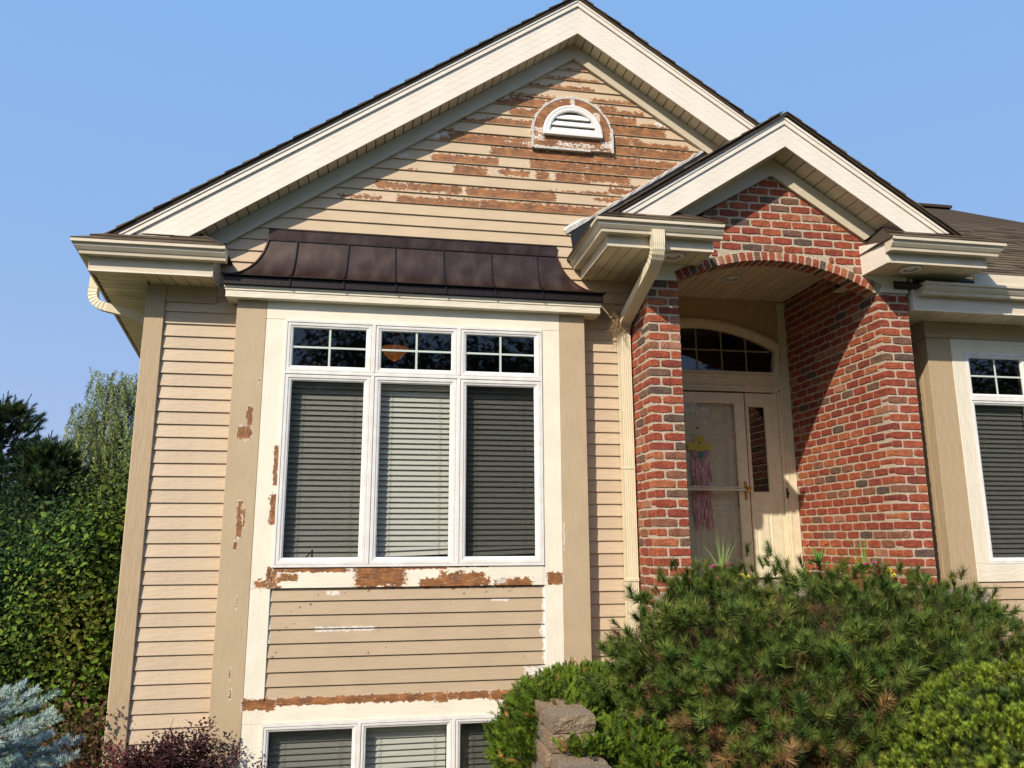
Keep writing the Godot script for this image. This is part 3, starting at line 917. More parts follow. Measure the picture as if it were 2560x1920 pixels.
	part("window_frame", f, M.vinyl, house)
	var cols := [[-0.788, -0.0825], [-0.0465, 0.6555], [0.6915, 1.3995]]
	for k in 3:
		light(house, "transom", cols[k][0], cols[k][1], 1.4035, 1.8265, BAY + 0.008, 0.048, 1, 1, false, "dark_glass")
	for k in 3:
		var c := light(house, "casement", cols[k][0], cols[k][1], -0.1905, 1.3745, BAY + 0.008, 0.054, 0, 0, k != 1)
		if k == 0:
			var h := MB.new()
			h.box(Vector3(-0.51, -0.135, 0.1), Vector3(-0.498, -0.075, 0.108))
			h.hexa([Vector3(-0.56, -0.135, 0.1), Vector3(-0.545, -0.135, 0.1), Vector3(-0.545, -0.135, 0.106), Vector3(-0.56, -0.135, 0.106), Vector3(-0.51, -0.085, 0.1), Vector3(-0.5, -0.085, 0.1), Vector3(-0.5, -0.085, 0.106), Vector3(-0.51, -0.085, 0.106)])
			part("crank_handle", h, M.black_iron, c)
	# the lower window
	var lf := MB.new()
	lf.box(Vector3(-0.817, -1.4085, 0.03), Vector3(1.424, -1.3865, BAY + 0.012))
	lf.box(Vector3(-0.817, -2.7, 0.03), Vector3(-0.803, -1.409, BAY + 0.012))
	lf.box(Vector3(1.41, -2.7, 0.03), Vector3(1.424, -1.409, BAY + 0.012))
	for x in [-0.079, 0.664]:
		lf.bevel(Vector3(x - 0.014, -2.68, 0.03), Vector3(x + 0.014, -1.409, BAY + 0.014), 0.004)
	part("window_frame", lf, M.vinyl, house)
	for c in [[-0.8025, -0.0935], [-0.0645, 0.6495], [0.6785, 1.4095]]:
		light(house, "casement", c[0], c[1], -2.65, -1.4095, BAY + 0.008, 0.04, 0, 0, c[0] != -0.0645)
	# blinds behind the glass
	var gu := "slatted blinds in the upper bay window"
	var gl := "slatted blinds in the lower bay window"
	blind("grey slatted blind in left casement above the peeling sill, crank handle before it", gu, -0.748, -0.122, -0.14, 1.325, 0.035, M.blind, -0.5)
	blind("pale green slatted blind in brightest middle casement above the peeling sill", gu, -0.006, 0.616, -0.14, 1.325, 0.035, M.blind, -0.5, true)
	blind("dark slatted blind in right casement above the sill, crooked bottom slats", gu, 0.732, 1.36, -0.14, 1.325, 0.035, M.blind, -0.5, true)
	blind("slatted blind in left light of the basement window behind red barberry", gl, -0.765, -0.128, -2.6, -1.45, 0.035, M.blind, -0.5)
	blind("bright slatted blind in middle light of the basement window", gl, -0.026, 0.612, -2.6, -1.45, 0.035, M.blind, -0.5)
	blind("slatted blind in basement window light half hidden by juniper", gl, 0.716, 1.372, -2.6, -1.45, 0.035, M.blind, -0.5)


func copper_roof(house: Node3D) -> void:
	# the moulded white header under the copper
	var h := MB.new()
	h.bevel(Vector3(-1.3, 2.0055, 0.008), Vector3(1.95, 2.062, 0.214), 0.003)
	h.bevel(Vector3(-1.306, 2.0625, 0.008), Vector3(1.956, 2.084, 0.22), 0.004)
	h.bevel(Vector3(-1.313, 2.0845, 0.008), Vector3(1.963, 2.1065, 0.228), 0.004)
	part("bay_header", h, M.cream_flat, house)
	# y falls quickly, then sweeps out
	var pts := []
	for i in 13:
		var a := i / 12.0 * PI / 2.0
		pts.append([0.8 * (1.0 - cos(a)) + 0.2 * sin(a), sin(a)])   # out, down
	var at := func(i: int, x_side: int, lift: float) -> Vector3:
		var o: float = pts[i][0]
		var d: float = pts[i][1]
		var x := (-1.005 - 0.325 * o) if x_side < 0 else (1.597 + 0.388 * o)
		return Vector3(x, 2.598 - 0.408 * d, 0.028 + 0.242 * o + lift)
	var rb := MB.new()
	for i in 12:
		rb.quad(at.call(i + 1, -1, 0.0), at.call(i + 1, 1, 0.0), at.call(i, 1, 0.0), at.call(i, -1, 0.0))
		for s in [-1, 1]:                                     # the hipped ends run back to the wall
			var p: Vector3 = at.call(i, s, 0.0)
			var q: Vector3 = at.call(i + 1, s, 0.0)
			var pb := Vector3(p.x, p.y, 0.004)
			var qb := Vector3(q.x, q.y, 0.004)
			if s < 0: rb.quad(qb, q, p, pb)
			else: rb.quad(q, qb, pb, p)
	var roof := part("copper_roof", rb, M.copper, house, true)
	for s in [-1, 1]:
		var hr := MB.new()
		var rings := []
		for i in 13:
			var c: Vector3 = at.call(i, s, 0.004)
			var g := []
			for k in 6: g.append(c + Vector3(cos(k * PI / 3), 0, sin(k * PI / 3)) * 0.011 + Vector3(0, sin(k * PI / 3) * 0.006, 0))
			rings.append(g)
		hr.loft(rings)
		part("hip_rib", hr, M.copper_rim, roof)
	for x in [-0.78, -0.335, 0.107, 0.541, 0.979, 1.41]:
		var b := MB.new()
		var rings := []
		for i in 13:
			var c: Vector3 = at.call(i, 1, 0.0)
			c.x = x + (0.02 if x < 0 else -0.012) * (1.0 - float(i) / 12.0)
			var a: float = i / 12.0 * PI / 2.0
			var nn := Vector3(0, sin(a) * 0.5, 1.0).normalized()
			rings.append([c + Vector3(-0.005, 0, 0), c + Vector3(0.005, 0, 0), c + Vector3(0.004, 0, 0) + nn * 0.02, c + Vector3(-0.004, 0, 0) + nn * 0.02])
		b.loft(rings)
		part("standing_seam", b, M.copper_dark, roof)
		boxp("seam_clip", x - 0.006, x + 0.008, 2.11, 2.186, 0.236, 0.262, M.copper_dark, roof, 0.002)
	boxp("wall_flashing", -1.008, 1.6, 2.6, 2.7, 0.004, 0.024, M.copper, roof, 0.003)
	boxp("flashing_fold", -1.01, 1.602, 2.592, 2.606, 0.004, 0.036, M.copper_dark, roof, 0.003)
	boxp("flashing_fold", -1.01, 1.602, 2.698, 2.708, 0.004, 0.028, M.copper_dark, roof, 0.002)
	boxp("drip_band", -1.318, 1.972, 2.1075, 2.186, 0.006, 0.25, M.copper_dark, roof, 0.003)
	boxp("drip_edge", -1.334, 1.99, 2.181, 2.192, 0.004, 0.276, M.copper_dark, roof, 0.003)


func interior(house: Node3D) -> void:
	var w := MB.new()
	w.box(Vector3(-1.9, -0.6, -4.1), Vector3(2.42, -0.5, -0.152))
	w.box(Vector3(-1.9, 2.45, -4.1), Vector3(2.29, 2.55, -0.152))
	w.box(Vector3(-1.95, -2.75, -4.2), Vector3(2.42, 2.55, -4.1))
	w.box(Vector3(2.3, -2.75, -4.1), Vector3(2.42, 2.45, -0.152))
	w.box(Vector3(-1.95, -2.75, -4.1), Vector3(-1.85, 2.45, -0.152))
	# the bay's own cheeks, head and floors
	w.box(Vector3(-1.19, -2.7, -0.15), Vector3(-0.97, 2.0, 0.009))
	w.box(Vector3(1.584, -2.7, -0.15), Vector3(1.8, 2.0, 0.009))
	w.box(Vector3(-0.965, 1.851, -0.15), Vector3(1.58, 2.003, 0.019))
	w.box(Vector3(-0.965, -1.38, -0.15), Vector3(1.58, -0.214, 0.019))
	w.box(Vector3(-0.965, -0.21, -0.15), Vector3(-0.807, 1.85, 0.019))
	w.box(Vector3(1.417, -0.21, -0.15), Vector3(1.58, 1.85, 0.019))
	w.box(Vector3(-0.965, -2.7, -0.15), Vector3(-0.82, -1.381, 0.019))
	w.box(Vector3(1.426, -2.7, -0.15), Vector3(1.58, -1.381, 0.019))
	part("inner_wall", w, M.dark_room, house)
	# the amber bowl lamp seen through the middle transom
	var lamp := thing("bowl_lamp", "amber glass bowl lamp glowing inside, seen through the middle transom", "lamp", Vector3(0.125, 1.66, -0.5))
	var b := MB.new()
	var rings := []
	for i in 9:
		var t := i / 8.0
		var r := 0.01 + 0.125 * pow(t, 0.62)
		var g := []
		for k in 24: g.append(Vector3(0.125 + r * cos(TAU * k / 24), 1.665 + 0.125 * t, -0.5 - r * sin(TAU * k / 24)))
		rings.append(g)
	b.loft(rings, false)
	var am: StandardMaterial3D = M.amber
	am.emission_enabled = true
	am.emission = rgb(255, 150, 50)
	am.emission_energy_multiplier = 0.55
	part("bowl", b, am, lamp, true)
	var rod := MB.new()
	rod.box(Vector3(0.12, 1.67, -0.505), Vector3(0.13, 2.449, -0.495))
	part("stem", rod, M.brass, lamp)
	var o := OmniLight3D.new()
	o.name = "bowl_lamp_light"
	o.position = Vector3(0.125, 1.76, -0.5) - lamp.position
	o.light_energy = 0.04
	o.light_color = Color(1.0, 0.7, 0.4)
	o.omni_range = 6.0
	o.omni_attenuation = 2.0
	o.light_size = 0.05
	o.shadow_enabled = true
	lamp.add_child(o)


# ---------------------------------------------------------------- brick
var brick_meshes := {}

func brick_mesh(kind: int, l: float, h: float, d: float) -> ArrayMesh:
	# a tumbled brick: x along its face (centred), y up (centred), z from -d to its face at 0
	var key := "%d %.3f %.3f %.3f" % [kind, l, h, d]
	if brick_meshes.has(key): return brick_meshes[key]
	var r := RandomNumberGenerator.new()
	r.seed = kind * 977 + int(l * 1000)
	var out := []
	var n := [3, 2, 3, 2] if l > 0.12 else [2, 2, 2, 2]
	var c := [Vector2(-l / 2, -h / 2), Vector2(l / 2, -h / 2), Vector2(l / 2, h / 2), Vector2(-l / 2, h / 2)]
	for s in 4:
		for k in n[s]:
			var p: Vector2 = (c[s] as Vector2).lerp(c[(s + 1) % 4], float(k) / n[s])
			if k == 0: p *= Vector2(1.0 - 0.005 / l, 1.0 - 0.008 / h)
			out.append(p + Vector2(r.randf_range(-0.0035, 0.0035), r.randf_range(-0.0035, 0.0035)))
	var front := []
	var mid := []
	var back := []
	var tilt := Vector2(r.randf_range(-0.0014, 0.0014) / l, r.randf_range(-0.0012, 0.0012) / h)
	for p in out:
		var q: Vector2 = p * Vector2(1.0 - 0.008 / l, 1.0 - 0.008 / h)
		front.append(Vector3(q.x, q.y, 0.001 + tilt.dot(q)))
		mid.append(Vector3(p.x, p.y, -0.0045))
		back.append(Vector3(clampf(p.x, -l / 2, l / 2), clampf(p.y, -h / 2, h / 2), -d))
	var b := MB.new()
	b.loft([front, mid, back])
	brick_meshes[key] = b.mesh()
	return brick_meshes[key]

var all_bricks := []   # [size seen, part, mesh, material, transform]

func lay(parent: Node3D, l: float, h: float, d: float, at: Vector3, basis: Basis, weight: float) -> void:
	var m := brick_mesh(rng.randi_range(0, 5), snappedf(l, 0.012), h, d)
	var pick := rng.randf()
	var k := 0
	if pick < 0.66: k = rng.randi_range(0, 3)
	elif pick < 0.76: k = 4
	elif pick < 0.84: k = 5
	elif pick < 0.89: k = 6
	elif pick < 0.94: k = 7
	elif pick < 0.97: k = 8
	else: k = 9
	var s := l / snappedf(l, 0.012)
	var j := Vector3(rng.randf_range(-0.001, 0.001), rng.randf_range(-0.001, 0.001), 0.0)
	all_bricks.append([l * h * weight, parent, m, M["brick%d" % k], Transform3D(basis.scaled_local(Vector3(s, 1, 1)), at + basis * (j + Vector3(0, 0, rng.randf_range(-0.0012, 0.0012))))])

func brickwork(house: Node3D) -> void:
	var front := Basis()
	var west := Basis(Vector3.UP, -PI / 2)                   # a face that looks along -x
	# left pillar
	var lb := MB.new()
	lb.box(Vector3(2.2915, -1.3, 0.002), Vector3(2.579, 2.248, PB - 0.0055))
	var lp := part("brick_pillar", lb, M.mortar, house)
	for k in range(-1, 40):
		var y := 2.1352 - 0.08 * k
		var w := 1.0 if y > -0.75 else 0.05
		if posmod(k, 2) == 1:
			lay(lp, 0.188, 0.0645, 0.092, Vector3(2.2861 + 0.096, y, PB), front, w)
			lay(lp, 0.0925, 0.0645, 0.092, Vector3(2.5845 - 0.0472, y, PB), front, w)
			lay(lp, 0.188, 0.0645, 0.09, Vector3(2.2861, y, PB - 0.2), west, w * 0.45)
			lay(lp, 0.188, 0.0645, 0.09, Vector3(2.2861, y, PB - 0.404), west, w * 0.3)
		else:
			lay(lp, 0.0925, 0.0645, 0.192, Vector3(2.2861 + 0.0472, y, PB), front, w)
			lay(lp, 0.188, 0.0645, 0.092, Vector3(2.5845 - 0.096, y, PB), front, w)
			lay(lp, 0.188, 0.0645, 0.09, Vector3(2.2861, y, PB - 0.302), west, w * 0.4)
			lay(lp, 0.1, 0.0645, 0.09, Vector3(2.2861, y, PB - 0.46), west, w * 0.15)
	# right pillar and the brick side of the entry
	var rb := MB.new()
	rb.box(Vector3(4.5405, -1.3, -1.149), Vector3(4.8395, 2.248, PB - 0.0055))
	rb.box(Vector3(4.5405, 2.2485, -1.149), Vector3(4.8395, 2.69, 0.36))
	var rp := part("brick_wall", rb, M.mortar, house)
	for k in range(-6, 40):
		var y := 2.1929 - 0.08 * k
		var w := 1.0 if y > -0.5 else 0.04
		var odd := posmod(k, 2) == 1
		if k >= 0:
			if not odd:
				lay(rp, 0.194, 0.0645, 0.092, Vector3(4.5348 + 0.099, y, PB), front, w)
				lay(rp, 0.097, 0.0645, 0.092, Vector3(4.8446 - 0.05, y, PB), front, w)
			else:
				lay(rp, 0.097, 0.0645, 0.198, Vector3(4.5348 + 0.05, y, PB), front, w)
				lay(rp, 0.194, 0.0645, 0.092, Vector3(4.8446 - 0.099, y, PB), front, w)
		var z := PB - (0.21 if odd else 0.104)
		while z > -1.145:
			var l := minf(0.188, z + 1.148)
			if l > 0.03 and (k >= 0 or z < 0.36):
				var lit := 0.75 if y < 1.75 + (z - PB) * 1.25 + 0.5 else 0.35
				lay(rp, l, 0.0645, 0.09, Vector3(4.5348, y, z - l / 2), west, w * lit * (0.7 + 0.3 * (z + 1.15) / 1.67))
			z -= 0.204
	# gable over the arch
	var ac := Vector2(3.527, 0.52)
	var poly := [Vector2(2.30, 2.25), Vector2(2.584, 2.25)]
	for i in 25:
		var a := deg_to_rad(118.6 - 57.9 * i / 24.0)
		poly.append(ac + Vector2(cos(a), sin(a)) * 1.978)
	poly.append_array([Vector2(4.8395, 2.25), Vector2(4.8395, 2.52), Vector2(3.565, 3.365), Vector2(2.30, 2.53)])
	var gb := MB.new()
	gb.prism(poly, 0.365, PB - 0.0055)
	var gp := part("brick_gable", gb, M.mortar, house)
	for k in range(1, 15):
		var y := 2.1352 + 0.08 * (k + 1)
		var reach := (3.40 - y) / 0.66
		var spans := [[maxf(3.565 - reach, 2.34), minf(3.565 + reach, 4.8)]]
		var out := 2.07
		var top := y - 0.02 - ac.y
		if top < out:
			var hw := sqrt(out * out - top * top)
			spans = [[spans[0][0], ac.x - hw], [ac.x + hw, spans[0][1]]]
		for s in spans:
			var x: float = 2.1 + (0.102 if k % 2 == 1 else 0.0)
			while x < s[1]:
				var x0 := maxf(x, s[0])
				var x1 := minf(x + 0.188, s[1])
				if x1 - x0 > 0.035:
					lay(gp, x1 - x0, 0.0645, 0.09, Vector3((x0 + x1) / 2, y, PB), front, 1.0)
				x += 0.204
	# the arch of soldier bricks
	var ab := MB.new()
	var inner := []
	for i in 29:
		var a := deg_to_rad(118.6 - 57.9 * i / 28.0)
		inner.append([ac + Vector2(cos(a), sin(a)) * 1.979, ac + Vector2(cos(a), sin(a)) * 2.062])
	for i in 28:
		ab.prism([inner[i][0], inner[i + 1][0], inner[i + 1][1], inner[i][1]], 0.37, PB - 0.0015)
	var ap := part("brick_arch", ab, M.mortar, house)
	var n := 28
	for i in n:
		var a := deg_to_rad(118.4 - 57.5 * (i + 0.5) / n)
		var p := ac + Vector2(cos(a), sin(a)) * (1.973 + 0.044)
		lay(ap, 0.056, 0.088, 0.15, Vector3(p.x, p.y, PB + 0.004), Basis(Vector3.BACK, a - PI / 2), 2.0)
	# the 300 that show largest are pieces of their own, the rest one mass
	all_bricks.sort_custom(func(a, b): return a[0] > b[0])
	var rest := {}
	for i in all_bricks.size():
		var q: Array = all_bricks[i]
		if i < 300:
			piece("brick", q[2], q[3], q[1], q[4])
		else:
			if not rest.has(q[3]): rest[q[3]] = []
			rest[q[3]].append(q)
	var mass := ArrayMesh.new()
	for m in rest:
		var st := SurfaceTool.new()
		st.begin(Mesh.PRIMITIVE_TRIANGLES)
		for q in rest[m]: st.append_from(q[2], 0, q[4])
		st.commit(mass)
		mass.surface_set_material(mass.get_surface_count() - 1, m)
	var o := MeshInstance3D.new()
	o.mesh = mass
	o.set_meta("kind", "stuff")
	put(o, "bricks", house)


# ---------------------------------------------------------------- porch roof, eave boxes and ceiling
func porch(house: Node3D) -> void:
	var ax := 3.57
	var roof := MB.new()
	roof.prism([Vector2(ax + 0.02, 3.80), Vector2(ax + 0.02, 3.835), Vector2(1.70, 2.605), Vector2(1.70, 2.572)], 0.0, 0.806)
	roof.prism([Vector2(ax + 0.02, 3.80), Vector2(5.52, 2.525), Vector2(5.52, 2.56), Vector2(ax + 0.02, 3.835)], -3.5, 0.806)
	var rp := part("porch_roof", roof, M.shingle3, house)
	for side in [-1, 1]:
		for k in 13:
			var xa: float = ax + side * (0.02 + k * 0.14)
			var xb: float = ax + side * (0.02 + (k + 1) * 0.14)
			var b := MB.new()
			var s := 0.66
			var ya := 3.848 - s * absf(xa - ax)
			var yb := 3.848 - s * absf(xb - ax)
			var zz := 0.82 + rng.randf_range(-0.003, 0.004)
			b.hexa([Vector3(xa, ya - 0.012, 0.3), Vector3(xb, yb - 0.012, 0.3), Vector3(xb, yb - 0.012, zz), Vector3(xa, ya - 0.012, zz), Vector3(xa, ya - 0.004, 0.3), Vector3(xb, yb + 0.008, 0.3), Vector3(xb, yb + 0.008, zz), Vector3(xa, ya - 0.004, zz)])
			part("shingle", b, M["shingle%d" % rng.randi_range(1, 3)], rp)
	# rake boards at z 0.773
	for side in [-1, 1]:
		var s := 0.662
		var cut := 2.742 if side < 0 else 2.757
		var edges := [0.0, 0.085, 0.155, 0.215]
		var low := MB.new()
		for k in 3:
			low.prism([Vector2(ax, 3.506 + edges[k]), Vector2(ax, 3.506 + edges[k + 1]), Vector2(ax + side * (3.506 + edges[k + 1] - cut) / s, cut), Vector2(ax + side * (3.506 + edges[k] - cut) / s, cut)], 0.755, 0.7715 + k * 0.0007)
		part("rake_fascia", low, M.fascia, house)
		var crown := MB.new()
		for e in [[0.2155, 0.262, 0.786], [0.2625, 0.288, 0.794]]:
			crown.prism([Vector2(ax, 3.506 + e[0]), Vector2(ax, 3.506 + e[1]), Vector2(ax + side * (3.506 + e[1] - cut) / s, cut), Vector2(ax + side * (3.506 + e[0] - cut) / s, cut)], 0.755, e[2])
		part("rake_crown", crown, M.fascia, house)
		var fr := MB.new()
		fr.prism([Vector2(ax - 0.025, 3.506), Vector2(ax - 0.025 + side * 1.2, 3.506 - 1.2 * s), Vector2(ax - 0.025 + side * 1.05, 3.33 - 1.05 * s + 0.077), Vector2(ax - 0.03, 3.33)] if side < 0 else [Vector2(ax - 0.025, 3.506), Vector2(ax - 0.03, 3.33), Vector2(4.44, 2.747), Vector2(4.575, 2.835)], PB - 0.03, PB + 0.03)
		part("rake_frieze", fr, M.frieze, house)
		var ply := MB.new()
		ply.prism([Vector2(ax, 3.522), Vector2(ax + side * 1.3, 3.522 - s * 1.3), Vector2(ax + side * 1.3, 3.532 - s * 1.3), Vector2(ax, 3.532)], 0.4, 0.76)
		var soffit := part("rake_soffit", ply, M.black_gap, house)
		for k in 12:
			var xa: float = ax + side * (0.002 + k * 0.1)
			var xb: float = ax + side * (0.092 + k * 0.1)
			var ya := 3.508 - s * absf(xa - ax)
			var yb := 3.508 - s * absf(xb - ax)
			var b := MB.new()
			b.hexa([Vector3(xa, ya, PB), Vector3(xb, yb, PB), Vector3(xb, yb, 0.756), Vector3(xa, ya, 0.756), Vector3(xa, ya + 0.012, PB), Vector3(xb, yb + 0.012, PB), Vector3(xb, yb + 0.012, 0.756), Vector3(xa, ya + 0.012, 0.756)])
			part("soffit_board", b, M["soffit%d" % (k % 3)], soffit)
	# left eave box
	var lt := boxp("eave_soffit", 1.846, 2.752, 2.41, 2.42, 0.004, 0.86, M.black_gap, house)
	for k in 9:
		var x0 := 1.848 + k * 0.101
		boxp("soffit_board", x0, minf(x0 + 0.094, 2.754), 2.398, 2.409, 0.004, 0.862, M["soffit%d" % (k % 3)], lt)
	boxp("eave_fascia", 1.842, 2.756, 2.397, 2.60, 0.8625, 0.876, M.gutter, house)
	boxp("eave_fascia", 1.83, 1.8415, 2.397, 2.60, 0.004, 0.876, M.gutter, house)
	boxp("eave_end_board", 2.7565, 2.768, 2.397, 2.64, PB - 0.01, 0.876, M.fascia, house)
	gutter(house, Vector3(1.83, 2.492, 0.878), Vector3(2.82, 2.492, 0.878), Vector3.BACK, 1.0, 0.0)
	gutter(house, Vector3(1.828, 2.492, 0.02), Vector3(1.828, 2.492, 0.878), Vector3.LEFT, 0.0, 1.0)
	boxp("box_filler", 1.85, 2.75, 2.425, 2.59, 0.02, 0.85, M.shingle3, house)
	return_roof(house, 1.715, 2.815, 2.16, 2.37, 2.592, 2.915, 0.995, 0.512, 5)
	# right eave box
	var rt := boxp("eave_soffit", 4.412, 5.39, 2.418, 2.428, 0.0, 0.86, M.black_gap, house)
	for k in 10:
		var x0 := 4.414 + k * 0.0985
		boxp("soffit_board", x0, minf(x0 + 0.092, 5.392), 2.406, 2.417, 0.0, 0.862, M["soffit%d" % (k % 3)], rt)
	boxp("eave_fascia", 4.424, 5.396, 2.405, 2.60, 0.8625, 0.876, M.gutter, house)
	boxp("eave_fascia", 5.3965, 5.408, 2.405, 2.60, -1.0, 0.876, M.gutter, house)
	var eb := MB.new()
	eb.hexa([Vector3(4.398, 2.404, PB + 0.001), Vector3(4.411, 2.404, PB + 0.001), Vector3(4.4235, 2.404, 0.876), Vector3(4.4105, 2.404, 0.876), Vector3(4.39, 2.69, PB + 0.001), Vector3(4.403, 2.69, PB + 0.001), Vector3(4.4235, 2.60, 0.876), Vector3(4.4105, 2.60, 0.876)])
	part("eave_end_board", eb, M.fascia, house)
	gutter(house, Vector3(4.4, 2.497, 0.878), Vector3(5.41, 2.497, 0.878), Vector3.BACK, 0.0, 1.0)
	gutter(house, Vector3(5.41, 2.497, 0.878), Vector3(5.41, 2.497, -0.6), Vector3.RIGHT, 1.0, 0.001)
	boxp("box_filler", 4.44, 5.38, 2.43, 2.59, 0.02, 0.85, M.shingle3, house)
	return_roof(house, 4.385, 5.54, 4.62, 5.08, 2.597, 2.92, 0.995, 0.512, 5)
	# recessed lights in the boxes and the ceiling
	for c in [Vector3(2.46, 2.397, 0.74), Vector3(4.715, 2.405, 0.76), Vector3(3.58, 2.669, -0.47)]:
		var b := MB.new()
		var rings := []
		for q in [[0.092, 0.0], [0.092, -0.012], [0.08, -0.02], [0.066, -0.016], [0.06, 0.03], [0.056, 0.03], [0.045, -0.004], [0.004, -0.008]]:
			var g := []
			for k in 24: g.append(c + Vector3(q[0] * cos(TAU * k / 24), q[1], q[0] * sin(TAU * k / 24)))
			rings.append(g)
		b.loft(rings, false)
		var lt2 := part("recessed_light", b, M.vinyl, house, true)
		for e in [[0.1, 0.0925, -0.003], [0.058, 0.047, -0.0085]]:
			var g2 := MB.new()
			var rr := []
			for q in [[e[0], 0.0], [e[0], e[2]], [e[1], e[2]], [e[1], 0.0]]:
				var g := []
				for k in 24: g.append(c + Vector3(q[0] * cos(TAU * k / 24), q[1] - 0.0005, q[0] * sin(TAU * k / 24)))
				rr.append(g)
			g2.loft(rr, false)
			part("groove_shade_ring", g2, M.blind_dark, lt2, true)  # dark rings coloured in for the shade in the trim gap and groove
	# cream boards above the pillars
	var fl := MB.new()
	fl.prism([Vector2(2.33, 2.2485), Vector2(2.562, 2.2485), Vector2(2.545, 2.335), Vector2(2.665, 2.3965), Vector2(2.33, 2.3965)], PB - 0.01, PB + 0.016)
	part("frieze_board", fl, M.cream_flat, house)
	var fr2 := MB.new()
	fr2.prism([Vector2(4.56, 2.249), Vector2(4.846, 2.249), Vector2(4.846, 2.404), Vector2(4.405, 2.404), Vector2(4.592, 2.318)], PB - 0.01, PB + 0.016)
	part("frieze_board", fr2, M.cream_flat, house)
	# ceiling of planks
	var ct := boxp("porch_ceiling", 2.3, 4.54, 2.684, 2.70, -1.149, 0.37, M.black_gap, house)
	for k in 22:
		boxp("ceiling_plank", 2.31 + k * 0.1015, 2.4045 + k * 0.1015, 2.67, 2.683, -1.147, 0.368, M["soffit%d" % (k % 3)], ct)
	boxp("attic_wall", 2.3, 4.84, 2.7, 2.76, -1.149, 0.36, M.dark_room, house)
	# step flashing where the porch roof meets the gable
	var sf := MB.new()
	sf.prism([Vector2(1.76, 2.66), Vector2(3.25, 3.62), Vector2(3.13, 3.822), Vector2(1.735, 2.89)], -0.004, 0.011)
	part("step_flashing", sf, M.flashing, house)
	var cb := MB.new()
	var last := []
	for i in 27:
		var t := i / 26.0
		var p := Vector2(lerpf(1.69, 3.14, t), lerpf(2.85, 3.826, t))
		var w := 0.012 + 0.012 * absf(sin(i * 1.9)) + (0.03 if i < 4 else 0.0)
		var nrm := Vector2(-0.555, 0.832)
		var g := [Vector3(p.x - nrm.x * 0.012, p.y - nrm.y * 0.012, 0.004), Vector3(p.x - nrm.x * 0.012, p.y - nrm.y * 0.012, 0.018), Vector3(p.x + nrm.x * w * 0.6, p.y + nrm.y * w * 0.6, 0.024 + 0.004 * sin(i * 2.7)), Vector3(p.x + nrm.x * w, p.y + nrm.y * w, 0.004)]
		last.append(g)
	cb.loft(last)
	part("caulk_bead", cb, M.caulk, house)
	# front downspout: from the gutter back to the wall, then down beside the pillar
	var x := 2.213
	var path := [Vector3(x + 0.03, 2.53, 0.935), Vector3(x + 0.03, 2.46, 0.935), Vector3(x + 0.03, 2.42, 0.934)]
	bend(path, Vector3(x + 0.03, 2.385, 0.932), Vector3(x + 0.028, 2.3, 0.925), Vector3(x + 0.022, 2.24, 0.8), 10)
	bend(path, Vector3(x, 1.995, 0.155), Vector3(x, 1.955, 0.062), Vector3(x, 1.86, 0.058), 10)
	path.append(Vector3(x, 1.3, 0.058))
	path.append(Vector3(x, -1.2, 0.058))
	spout(house, "downspout", path, Vector3.RIGHT, 0.106, 0.078, [[3, 12], [14, 23]])
	boxp("downspout_strap", x - 0.056, x + 0.056, 0.615, 0.632, 0.01, 0.1, M.spout, house, 0.002)
	boxp("downspout_collar", x - 0.058, x + 0.058, -0.36, -0.33, 0.012, 0.102, M.spout, house, 0.003)


